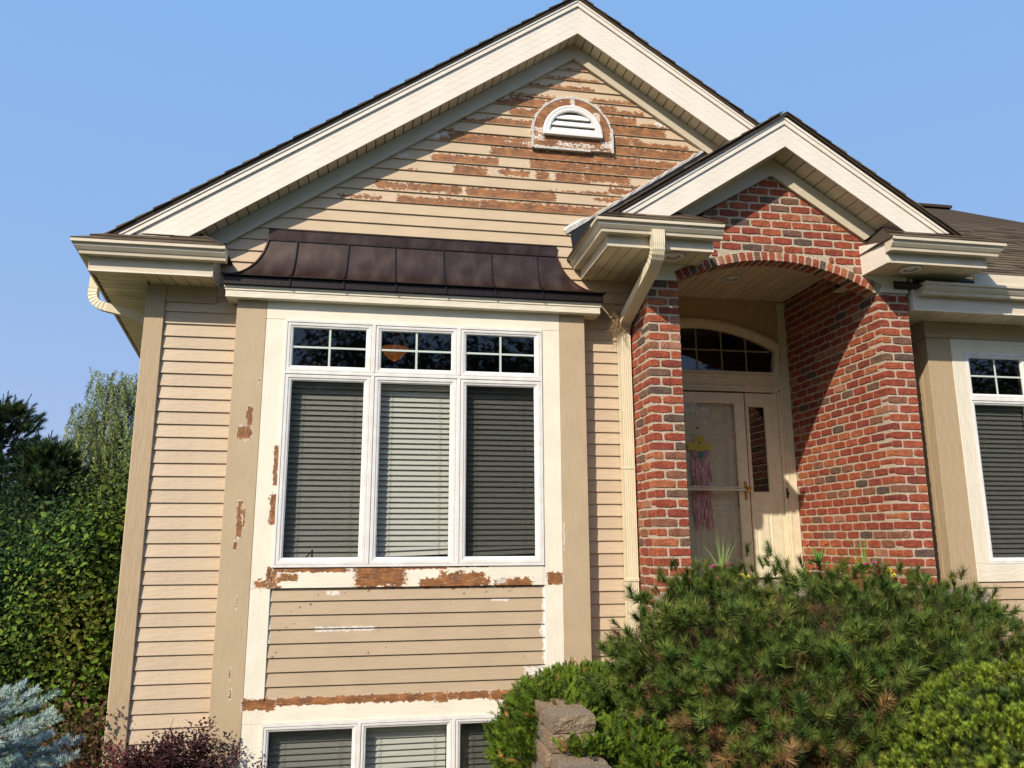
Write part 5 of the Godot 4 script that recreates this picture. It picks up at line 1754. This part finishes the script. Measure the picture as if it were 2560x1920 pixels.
	var brush := needle_shoot(60, 0.085, 130, 0.025, 1.55, 0.0028, 0.02)
	var xs := []
	var xc := []
	var sb := MB.new()
	for i in 170:
		var a := i * 2.39996
		var f := i / 169.0
		var y := lerpf(-1.75, -0.78, f)
		var l := lerpf(0.9, 0.48, pow(f, 2.2)) * rng.randf_range(0.75, 1.06)
		var out := Vector3(cos(a), 0, sin(a))
		var start := Vector3(-2.22, y - 0.18, 2.3)
		var end := Vector3(-2.22, y + rng.randf_range(-0.05, 0.07), 2.3) + out * l
		limb(sb, twig(start, end, 0.025, 5), 0.012, 0.003, 4)
		var dir := (end - start).normalized()
		var side := dir.cross(Vector3.UP).normalized()
		for s in 6:
			var t := 0.42 + 0.58 * s / 5.0
			var p := start.lerp(end, t)
			for w in (1 if s == 5 else 4):
				var dd := dir + Vector3.UP * 0.15 if s == 5 else (dir * 0.9 + side * (rng.randf_range(0.4, 1.0) if w % 2 == 0 else -rng.randf_range(0.4, 1.0)) + Vector3.UP * rng.randf_range(-0.3, 0.5)).normalized()
				xs.append(Transform3D(toward(dd, rng.randf() * TAU, rng.randf_range(0.75, 1.1) * (1.1 if s == 5 else 0.9)), p))
				var c := Color(0.12, 0.22, 0.235).lerp(Color(0.4, 0.49, 0.44), clampf((t - 0.35) * 1.5 * (0.25 + f), 0.0, 1.0))  # sunlight painted into the tint: paler tips and top, darker inside
				xc.append(tint(c, 0.16))
	many("foliage", brush, M.needles, bsp, xs, xc, true)
	part("branch", sb, M.twig_brown, bsp)
	var st := MB.new()
	limb(st, [Vector3(-2.2, -2.5, 2.3), Vector3(-2.22, -1.9, 2.3), Vector3(-2.22, -1.3, 2.3)], 0.05, 0.02)
	part("trunk", st, M.bark, bsp)
	# --- red barberry at the corner of the house
	var bar := thing("barberry", "dark purple barberry with thin red stems under the left siding", "shrub", Vector3(-1.45, -2.3, 0.6))
	var bl := leaf_spray(70, 22, 0.026, 0.06, 0.36)
	var stems := MB.new()
	var ls := []
	var lc := []
	for i in 210:
		var a := Vector3(-1.45 + rng.randf_range(-0.12, 0.12), -2.25, 0.6 + rng.randf_range(-0.1, 0.1))
		var e := Vector3(-1.52 + rng.randf_range(-0.62, 0.44), 0, 0.62 + rng.randf_range(-0.3, 0.4))
		var dist := absf(e.x + 1.32)
		e.y = (-1.46 if i >= 34 else -1.22) - dist * 0.38 - rng.randf() * (0.45 if i >= 34 else 0.16)
		var bare := i < 34
		if bare and e.x > -1.1: e.x -= 0.3
		var path := twig(a, e, 0.05, 6)
		limb(stems, path, 0.0045, 0.0016, 4)
		for s in (4 if bare else 24):
			var t := rng.randf_range(0.3, 0.8) if bare else 0.45 + 0.55 * (s + rng.randf()) / 16.0
			var p := a.lerp(e, t) + Vector3(rng.randf_range(-0.05, 0.05), rng.randf_range(-0.04, 0.03), rng.randf_range(-0.05, 0.05))
			ls.append(Transform3D(toward(Vector3(rng.randf_range(-1, 1), 1, rng.randf_range(-1, 1)), rng.randf() * TAU, rng.randf_range(0.7, 1.1)), p))
			lc.append(tint(Color(0.12, 0.032, 0.034) if e.x < -1.6 else Color(0.05, 0.02, 0.022), 0.4))
	for q in [[Vector3(-0.82, -2.3, 0.45), Vector3(-0.765, -1.55, 0.4)], [Vector3(-1.1, -2.2, 0.5), Vector3(-0.93, -1.42, 0.5)], [Vector3(-1.2, -2.2, 0.6), Vector3(-1.0, -1.47, 0.62)]]:
		limb(stems, twig(q[0], q[1], 0.02, 5), 0.004, 0.002, 4)
		for s in 9:
			ls.append(Transform3D(toward(Vector3(rng.randf_range(-1, 1), 1, rng.randf_range(-1, 1)), rng.randf() * TAU, rng.randf_range(0.6, 0.9)), (q[0] as Vector3).lerp(q[1], 0.55 + 0.05 * s)))
			lc.append(tint(Color(0.045, 0.018, 0.022), 0.3))
	part("stem", stems, M.twig_red, bar)
	many("foliage", bl, M.dark_leaves, bar, ls, lc, true)
	# --- dry brown shrub at the very corner
	var dry := thing("dry_shrub", "withered brown shrub between the house corner and the blue spruce", "shrub", Vector3(-2.2, -2.6, 0.1))
	var ds := MB.new()
	for i in 60:
		limb(ds, twig(Vector3(-2.15 + rng.randf_range(-0.1, 0.1), -2.6, 0.1), Vector3(-2.2 + rng.randf_range(-0.35, 0.22), -1.25 - rng.randf() * 0.5, 0.1 + rng.randf_range(-0.25, 0.2)), 0.08, 5), 0.005, 0.0015, 4)
	part("stem", ds, M.twig_brown, dry)
	var dl := []
	var dcol := []
	for i in 260:
		dl.append(Transform3D(toward(Vector3(rng.randf_range(-1, 1), rng.randf_range(-0.5, 1), rng.randf_range(-1, 1)), rng.randf() * TAU, rng.randf_range(0.7, 1.2)), Vector3(-2.2 + rng.randfn() * 0.16, -1.65 + rng.randfn() * 0.2, 0.1 + rng.randfn() * 0.15)))
		dcol.append(tint(Color(0.13, 0.075, 0.035), 0.4))
	many("foliage", leaf_spray(75, 12, 0.035, 0.06, 0.3), M.leaves, dry, dl, dcol, true)
	background()

func leafy(called: String, label: String, category: String, at: Vector3, lobes: Array, spray: ArrayMesh, m: Material, col: Color, var_: float, group := "", bright := 0.08, trunk := 0.08) -> void:
	# a shrub or tree: trunk and limbs, and a crown of leaf sprays through its lobes
	var t := thing(called, label, category, at, group)
	var b := MB.new()
	var top: Vector3 = lobes[0][0]
	limb(b, twig(at, top, trunk, 5), trunk, trunk * 0.35, 7)
	var xf := []
	var cs := []
	var nz := FastNoiseLite.new()
	nz.seed = int(absf(at.x) * 10) + 3
	nz.frequency = 0.02
	for lobe in lobes:
		var c: Vector3 = lobe[0]
		var r: Vector3 = lobe[1]
		for k in 5:
			var e := c + Vector3(rng.randf_range(-0.7, 0.7), rng.randf_range(-0.4, 0.7), rng.randf_range(-0.7, 0.7)) * r
			limb(b, twig(at.lerp(top, 0.45), e, trunk * 1.5, 4), trunk * 0.4, trunk * 0.1, 5)
		var n: int = lobe[2]
		while n > 0:
			var d := Vector3(rng.randfn(), rng.randfn(), rng.randfn()).normalized()
			var f := pow(rng.randf(), 0.4)
			var k := 1.0 + 0.6 * nz.get_noise_3dv(d * 90.0 + c * 10.0)
			var p := c + d * r * f * k
			n -= 1
			if p.y < at.y: continue
			xf.append(Transform3D(toward(d + Vector3(0, 0.4, 0), rng.randf() * TAU, rng.randf_range(0.7, 1.3)), p))
			var clump_tone := clampf(1.0 + 1.3 * nz.get_noise_3dv(p * 45.0), 0.35, 2.2)
			cs.append(tint(Color(col.r * clump_tone * clump_tone, col.g * clump_tone, col.b * clump_tone), var_) if rng.randf() > bright * clump_tone else tint(Color(col.r * 2.6, col.g * 2.4, col.b * 1.6), 0.2))  # clumps toned by noise; scattered sprays tinted brighter to pass for sunlit leaves
	part("trunk", b, M.bark, t)
	many("crown", spray, m, t, xf, cs, true)

func background() -> void:
	var broad := leaf_spray(80, 36, 0.064, 0.3, 0.3)
	var small := leaf_spray(81, 26, 0.06, 0.24, 0.34)
	# leafy shrubs along the side of the house
	leafy("leafy_shrub", "tall green leafy shrub close behind the left corner of the house", "shrub", Vector3(-3.0, -2.7, -3.4), [[Vector3(-3.05, -0.5, -3.4), Vector3(0.85, 1.25, 0.9), 620], [Vector3(-3.5, -1.5, -3.0), Vector3(0.9, 1.0, 0.8), 560]], broad, M.leaves, Color(0.04, 0.07, 0.012), 0.6, "", 0.2, 0.04)
	leafy("leafy_shrub", "dark leafy shrub rising behind the blue spruce", "shrub", Vector3(-4.6, -2.7, -4.0), [[Vector3(-4.5, -1.2, -4.0), Vector3(1.1, 1.3, 0.9), 760]], broad, M.leaves, Color(0.03, 0.056, 0.012), 0.6, "", 0.14, 0.04)
	leafy("leafy_shrub", "tall loose shrub under the willow, pale gaps between its leaves", "shrub", Vector3(-5.0, -2.7, -8.5), [[Vector3(-4.95, -0.6, -8.5), Vector3(0.95, 1.6, 0.9), 520], [Vector3(-5.3, -1.2, -8.0), Vector3(1.2, 1.3, 1.0), 500]], small, M.leaves, Color(0.045, 0.075, 0.02), 0.5, "", 0.12, 0.05)
	leafy("leafy_shrub", "dark broad shrub below the pine at the left edge", "shrub", Vector3(-7.0, -2.7, -9.0), [[Vector3(-7.0, -0.9, -9.0), Vector3(1.7, 1.9, 1.2), 1000]], broad, M.leaves, Color(0.018, 0.038, 0.011), 0.5, "", 0.06, 0.06)
	# willow
	var strand := MB.new()
	var r := RandomNumberGenerator.new()
	r.seed = 91
	for i in 60:
		var t := i / 60.0
		var p := Vector3(0.25 * sin(t * 1.5), -1.5 * t, 0.08 * sin(t * 5.0))
		var d := Vector3(r.randf_range(-1, 1), r.randf_range(-1.3, -0.2), r.randf_range(-1, 1)).normalized()
		var s := d.cross(Vector3(r.randf_range(-1, 1), 0.3, 1)).normalized() * 0.016
		b_leaf(strand, p, d * r.randf_range(0.13, 0.22), s)
	var sm := strand.mesh()
	var wt := thing("willow_tree", "pale weeping willow behind the left corner of the house", "tree", Vector3(-9.6, -2.7, -22))
	var wb := MB.new()
	limb(wb, twig(Vector3(-9.6, -2.7, -22), Vector3(-9.4, 3.4, -22), 0.2, 6), 0.3, 0.1, 8)
	var wx := []
	var wc := []
	for q in [[Vector3(-9.3, 5.5, -22), 0.6, 60], [Vector3(-8.3, 5.3, -22), 0.8, 90], [Vector3(-9.5, 4.1, -22), 0.9, 130], [Vector3(-10.2, 2.9, -21.6), 0.7, 70], [Vector3(-9.3, 2.7, -22), 1.2, 220], [Vector3(-8.0, 3.6, -22), 1.3, 170], [Vector3(-9.6, 0.9, -21.8), 1.6, 240]]:
		limb(wb, twig(Vector3(-9.5, 0.5, -22), (q[0] as Vector3) + Vector3(0, 0.3, 0), 0.3, 6), 0.11, 0.02, 6)
		for i in q[2]:
			var p: Vector3 = (q[0] as Vector3) + Vector3(rng.randf_range(-1, 1), rng.randf_range(-0.5, 0.7), rng.randf_range(-1, 1)) * float(q[1])
			wx.append(Transform3D(Basis(Vector3.UP, rng.randf() * TAU).scaled(Vector3.ONE * rng.randf_range(0.5, 1.05)), p))
			wc.append(tint(Color(0.21, 0.255, 0.09) if rng.randf() < 0.7 else Color(0.32, 0.33, 0.11), 0.25))
	part("trunk", wb, M.bark, wt)
	many("crown", sm, M.leaves, wt, wx, wc, true)
	# two white pines with upright leaders
	var tuft := needle_shoot(95, 0.2, 54, 0.13, 0.95, 0.0075)
	var candle := needle_shoot(96, 0.55, 40, 0.05, 0.5, 0.014, 0.02)
	pine("dark pine with upright candle tips at the left edge", Vector3(-10.2, -2.7, -16.5), 4.1, 2.0, tuft, candle, 1500)
	pine("lower dark pine with a ragged top beside the willow", Vector3(-8.5, -2.7, -15.5), 2.8, 1.5, tuft, candle, 1050)
	# the trees across the street, which the window glass mirrors
	var mass := leaf_spray(99, 34, 0.3, 1.0, 0.36)
	for k in 9:
		var x: float = [-14.0, -7.0, -1.5, 3.6, 8.5, 14.0, 20.5, 27.5, 35.0][k]
		var z: float = [31.0, 28.0, 30.0, 27.5, 29.0, 31.0, 30.0, 29.0, 31.0][k]
		var h: float = [9.0, 8.4, 9.6, 8.8, 9.4, 8.2, 9.5, 9.0, 9.2][k]
		leafy("street_tree", ["leafy tree across the street, farthest left", "round-headed tree across the street, second in the row", "tall tree across the street straight behind the viewer", "dense tree across the street facing the bay window", "tall dense tree across the street facing the entry", "low broad tree across the street, fourth from the right end", "tall tree across the street, third from the right end", "dense tree across the street, second from the right end", "leafy tree across the street, farthest right"][k], "tree", Vector3(x, -1.6, z),
			[[Vector3(x, h * 0.55, z), Vector3(3.6, h * 0.52, 2.4), 420], [Vector3(x + 1.5, 0.9, z), Vector3(3.4, 2.3, 2.2), 320]], mass, M.leaves, Color(0.045, 0.075, 0.02), 0.4, "trees across the street", 0.05, 0.22)

func b_leaf(b: MB, p: Vector3, d: Vector3, s: Vector3) -> void:
	b.tri(p, p + d * 0.45 + s, p + d)
	b.tri(p, p + d, p + d * 0.45 - s)

func pine(label: String, at: Vector3, top: float, reach: float, tuft: ArrayMesh, candle: ArrayMesh, n: int) -> void:
	var t := thing("pine_tree", label, "tree", at)
	var b := MB.new()
	limb(b, [at, Vector3(at.x, lerpf(at.y, top, 0.5), at.z), Vector3(at.x, top - 0.3, at.z)], 0.16, 0.03, 7)
	var xf := []
	var cs := []
	var cx := []
	var cc := []
	var tall := top - at.y
	var whorl := 0
	while whorl < 26:
		var f := whorl / 26.0
		var y := at.y + 0.3 + (tall - 0.7) * f
		var rr := reach * pow(1.0 - f, 0.55) * rng.randf_range(0.75, 1.1) + 0.12
		for k in 6:
			var a := rng.randf() * TAU
			var e := Vector3(at.x + cos(a) * rr, y + rr * 0.28, at.z + sin(a) * rr)
			limb(b, twig(Vector3(at.x, y, at.z), e, 0.05, 3), 0.03, 0.008, 4)
			for s in int(n / 70.0) + 1:
				var u := rng.randf_range(0.3, 1.02)
				var p := Vector3(at.x, y, at.z).lerp(e, u) + Vector3(rng.randfn(), rng.randfn() * 0.7, rng.randfn()) * 0.17
				xf.append(Transform3D(toward(Vector3(cos(a) * 0.7, rng.randf_range(0.3, 1.2), sin(a) * 0.7), rng.randf() * TAU, rng.randf_range(0.7, 1.15)), p))
				cs.append(tint(Color(0.035, 0.065, 0.022) if rng.randf() < 0.75 else Color(0.085, 0.11, 0.03), 0.35))
			if rng.randf() < 0.16 + 0.5 * f:
				cx.append(Transform3D(toward(Vector3(cos(a) * 0.35, 1, sin(a) * 0.35), 0, rng.randf_range(0.6, 1.1)), e))
				cc.append(tint(Color(0.05, 0.075, 0.045), 0.2))
		whorl += 1
	for k in 3:
		cx.append(Transform3D(toward(Vector3(rng.randf_range(-0.2, 0.2), 1, 0), 0, 1.3), Vector3(at.x + (k - 1) * 0.18, top - 0.6 - 0.1 * k, at.z)))
		cc.append(Color(0.05, 0.075, 0.045))
	part("trunk", b, M.bark, t)
	many("crown", tuft, M.needles, t, xf, cs, true)
	many("leader", candle, M.needles, t, cx, cc, true)


# ---------------------------------------------------------------- small things
func small_things() -> void:
	# hanging chick on the front door
	var ch := thing("door_hanging", "yellow wooden chick over three eggs with a pink rag tail on the front door", "door decoration", Vector3(3.43, 0.1, -1.15))
	var z := -1.168
	var body := MB.new()
	var outline := []
	for q in [[0.0, 0.12], [0.03, 0.117], [0.055, 0.1], [0.062, 0.07], [0.055, 0.05], [0.075, 0.035], [0.1, 0.045], [0.13, 0.035], [0.14, 0.01], [0.128, -0.015], [0.138, -0.03], [0.125, -0.045], [0.1, -0.04], [0.075, -0.055], [0.04, -0.065]]:
		outline.append(Vector2(3.432 + q[0], 0.985 + q[1]))
	for k in range(14, 0, -1): outline.append(Vector2(2 * 3.432 - outline[k].x, outline[k].y))
	body.prism(outline, z, z + 0.012)
	part("chick_body", body, M.chick_yellow, ch)
	for k in 3:
		var b := MB.new()
		var ov := []
		for i in 16: ov.append(Vector2(3.432 + (k - 1) * 0.06 + 0.03 * cos(TAU * i / 16), 0.905 - (0.012 if k == 1 else 0.0) + 0.042 * sin(TAU * i / 16)))
		b.prism(ov, z + 0.0125, z + 0.02)
		part("egg", b, [M.egg_pink, M.egg_teal, M.egg_lilac][k], ch)
	var bk := MB.new()
	bk.prism([Vector2(3.42, 1.035), Vector2(3.444, 1.035), Vector2(3.432, 1.01)], z + 0.0122, z + 0.02)
	part("beak", bk, M.beak, ch)
	for s in [-1, 1]:
		var e := MB.new()
		e.bevel(Vector3(3.432 + s * 0.014 - 0.004, 1.052, z + 0.0122), Vector3(3.432 + s * 0.014 + 0.004, 1.06, z + 0.015), 0.0015)
		part("eye", e, M.black_iron, ch)
	for k in 2:
		var b := MB.new()
		for i in 130:
			var x := 3.33 + 0.205 * rng.randf()
			var y := lerpf(0.87, 0.2, rng.randf())
			var l := rng.randf_range(0.07, 0.13)
			var zz := z + rng.randf_range(0.002, 0.022)
			var dx := rng.randf_range(-0.022, 0.022)
			var w := rng.randf_range(0.005, 0.009)
			b.hexa([Vector3(x + dx - w * 0.6, y - l, zz), Vector3(x + dx + w * 0.6, y - l, zz + 0.002), Vector3(x + dx + w * 0.6, y - l, zz + 0.004), Vector3(x + dx - w * 0.6, y - l, zz + 0.002), Vector3(x - w, y, zz), Vector3(x + w, y, zz), Vector3(x + w, y, zz + 0.004), Vector3(x - w, y, zz + 0.004)])
		part("rag_tail", b, M["fringe%d" % k], ch)
	# straw nest at the downspout
	var nest := thing("bird_nest", "ragged straw nest hanging from the downspout elbow by the brick pillar", "nest", Vector3(2.17, 1.75, 0.12))
	var nb := MB.new()
	for i in 230:
		var a := Vector3(2.155 + rng.randfn() * 0.02, 2.0 + rng.randfn() * 0.045, 0.11 + rng.randfn() * 0.015)
		var e := a + (Vector3(rng.randfn() * 0.06, -rng.randf_range(0.02, 0.3) * (1.0 if i % 2 == 0 else 0.35), rng.randfn() * 0.015) if i > 70 else Vector3(rng.randf_range(-0.1, 0.03), rng.randf_range(-0.1, 0.08), rng.randfn() * 0.03))
		if e.z < 0.1: e.z = 0.105
		limb(nb, twig(a, e, 0.022, 4), 0.0014, 0.0008, 3)
	part("straw", nb, M.straw, nest)
	# planters on the porch
	planter("terracotta pot with a spiky grass plant and a pink geranium by the left pillar", Vector3(2.8, -0.42, 0.62), true)
	planter("terracotta pot with a spiky grass plant and pink geraniums by the brick wall", Vector3(4.13, -0.42, 0.55), false)
	var zin := thing("zinnia_plant", "potted zinnias with two orange blooms before the brick wall", "potted plant", Vector3(3.86, -0.42, 0.3), "")
	pot(zin, Vector3(3.86, -0.42, 0.3), 0.1, 0.12)
	var zs := MB.new()
	var leaves := MB.new()
	for q in [Vector3(3.76, -0.06, 0.3), Vector3(3.97, -0.055, 0.25)]:
		limb(zs, twig(Vector3(3.86, -0.25, 0.3), q, 0.02, 4), 0.004, 0.003, 5)
		bloom(zin, q, 0.036, M.petal_orange, 18, 0.12)
	for i in 26:
		var d := Vector3(rng.randf_range(-1, 1), rng.randf_range(-0.1, 0.7), rng.randf_range(-1, 1)).normalized()
		var s := d.cross(Vector3.UP).normalized() * 0.025
		b_leaf(leaves, Vector3(3.86, -0.24, 0.3) + d * 0.05, d * rng.randf_range(0.07, 0.14), s)
	part("stem", zs, mat("stem_green", rgb(86, 112, 48), 0.7), zin)
	part("leaf", leaves, mat("leaf_green", rgb(88, 124, 46), 0.6), zin)
	# white slatted lawn chair at the right edge
	var c := thing("lawn_chair", "white slatted lawn chair, its back at the right edge by the wing window", "chair", Vector3(5.75, -1.0, 1.05))
	var o := Vector3(5.56, -0.62, 0.95)
	for k in 5:
		var b := MB.new()
		var x := o.x + k * 0.105
		var top := o.y + 0.55 + 0.035 * (2.0 - absf(k - 2.0))
		b.loft([[Vector3(x, o.y - 0.12, o.z + 0.12), Vector3(x + 0.09, o.y - 0.12, o.z + 0.12), Vector3(x + 0.09, o.y - 0.12, o.z + 0.14), Vector3(x, o.y - 0.12, o.z + 0.14)], [Vector3(x - 0.008 + k * 0.004, top - 0.04, o.z - 0.14), Vector3(x + 0.085 + k * 0.004, top - 0.04, o.z - 0.14), Vector3(x + 0.085 + k * 0.004, top - 0.04, o.z - 0.12), Vector3(x - 0.008 + k * 0.004, top - 0.04, o.z - 0.12)], [Vector3(x + 0.015 + k * 0.004, top, o.z - 0.15), Vector3(x + 0.062 + k * 0.004, top, o.z - 0.15), Vector3(x + 0.062 + k * 0.004, top, o.z - 0.13), Vector3(x + 0.015 + k * 0.004, top, o.z - 0.13)]])
		part("back_slat", b, M.white_plastic, c)
	for k in 5: boxp("seat_slat", o.x - 0.02, o.x + 0.54, o.y - 0.12 + k * 0.012, o.y - 0.1 + k * 0.012, o.z + 0.14 + k * 0.09, o.z + 0.22 + k * 0.09, M.white_plastic, c, 0.004)
	for s in [0.0, 0.56]:
		boxp("arm", o.x - 0.07 + s, o.x + 0.03 + s, o.y + 0.1, o.y + 0.122, o.z - 0.05, o.z + 0.6, M.white_plastic, c, 0.005)
		boxp("leg", o.x - 0.03 + s, o.x - 0.008 + s, o.y - 0.6, o.y + 0.099, o.z + 0.5, o.z + 0.59, M.white_plastic, c, 0.004)
		boxp("leg", o.x - 0.03 + s, o.x - 0.008 + s, o.y - 0.6, o.y + 0.099, o.z - 0.03, o.z + 0.06, M.white_plastic, c, 0.004)

func pot(t: Node3D, at: Vector3, r: float, h: float) -> void:
	var b := MB.new()
	var rings := []
	for q in [[0.7, 0.0], [0.92, 0.8], [1.03, 0.8], [1.05, 1.0], [0.93, 1.0], [0.9, 0.88], [0.02, 0.87]]:
		var g := []
		for k in 20: g.append(at + Vector3(r * q[0] * cos(TAU * k / 20), h * q[1], -r * q[0] * sin(TAU * k / 20)))
		rings.append(g)
	b.loft(rings, false)
	part("pot", b, M.terracotta, t)

func bloom(t: Node3D, at: Vector3, r: float, m: Material, n: int, lift: float) -> void:
	var b := MB.new()
	for i in n:
		var a := i * 2.39996
		var k := sqrt((i + 1.0) / n)
		var d := Vector3(cos(a) * k, lift + (1.0 - k) * 0.7, sin(a) * k)
		var s := Vector3(-sin(a), 0.2, cos(a)) * r * 0.3
		b_leaf(b, at, d * r, s)
	part("flower", b, m, t)

func planter(label: String, at: Vector3, left: bool) -> void:
	var t := thing("flower_planter", label, "potted plant", at, "planters on the porch")
	pot(t, at, 0.15, 0.13)
	var rim := at + Vector3(0, 0.12, 0)
	var blades := MB.new()
	var n := 17 if left else 12
	for i in n:
		var a := rng.randf() * TAU
		var lean := rng.randf_range(0.1, 0.75) if i > 2 else 0.06
		var l := rng.randf_range(0.26, 0.4)
		var d := Vector3(cos(a) * lean, 1.0, sin(a) * lean * 0.6).normalized()
		var rings := []
		for s in 6:
			var u := s / 5.0
			var p := rim + d * l * u + Vector3(cos(a), -0.55, sin(a)) * lean * l * 0.5 * u * u
			var w := 0.006 * (1.0 - u * 0.92)
			var sd := Vector3(-sin(a), 0, cos(a)) * w + Vector3(w, 0, 0)
			rings.append([p - sd, p + sd, p + Vector3(0, 0, 0.0012)])
		blades.loft(rings)
	var green := mat("blade_green_l" if left else "blade_green_r", rgb(112, 134, 66) if left else rgb(104, 132, 46), 0.6)
	part("blade", blades, green, t)
	var stems := MB.new()
	var spots := [[Vector3(-0.085, 0.195, 0.04), 0.034], [Vector3(0.07, 0.215, 0.02), 0.018]] if left else [[Vector3(-0.02, 0.205, 0.05), 0.022], [Vector3(0.07, 0.2, 0.05), 0.034]]
	for q in spots:
		limb(stems, twig(rim, at + q[0], 0.02, 3), 0.003, 0.002, 4)
		for k in 4: bloom(t, at + (q[0] as Vector3) + Vector3(rng.randf_range(-0.012, 0.012), rng.randf_range(-0.01, 0.01), rng.randf_range(-0.01, 0.01)), q[1], M.petal_pink, 9, 0.5)
	var yl := MB.new()
	for i in 34:
		var p := at + Vector3(0.17 + rng.randfn() * 0.03, 0.115 + rng.randfn() * 0.018, 0.05 + rng.randfn() * 0.03)
		var d := Vector3(rng.randf_range(-1, 1), rng.randf_range(0.1, 1), rng.randf_range(-1, 1)).normalized()
		b_leaf(yl, p, d * 0.035, d.cross(Vector3(0.2, 1, 0.4)).normalized() * 0.011)
	part("yellow_leaf", yl, M.petal_yellow, t)
	part("stem", stems, green, t)
	var lv := MB.new()
	for i in 40:
		var d := Vector3(rng.randf_range(-1, 1), rng.randf_range(0.0, 0.8), rng.randf_range(-1, 1)).normalized()
		b_leaf(lv, rim + d * 0.05, d * rng.randf_range(0.06, 0.11), d.cross(Vector3.UP).normalized() * 0.028)
	part("leaf", lv, green, t)
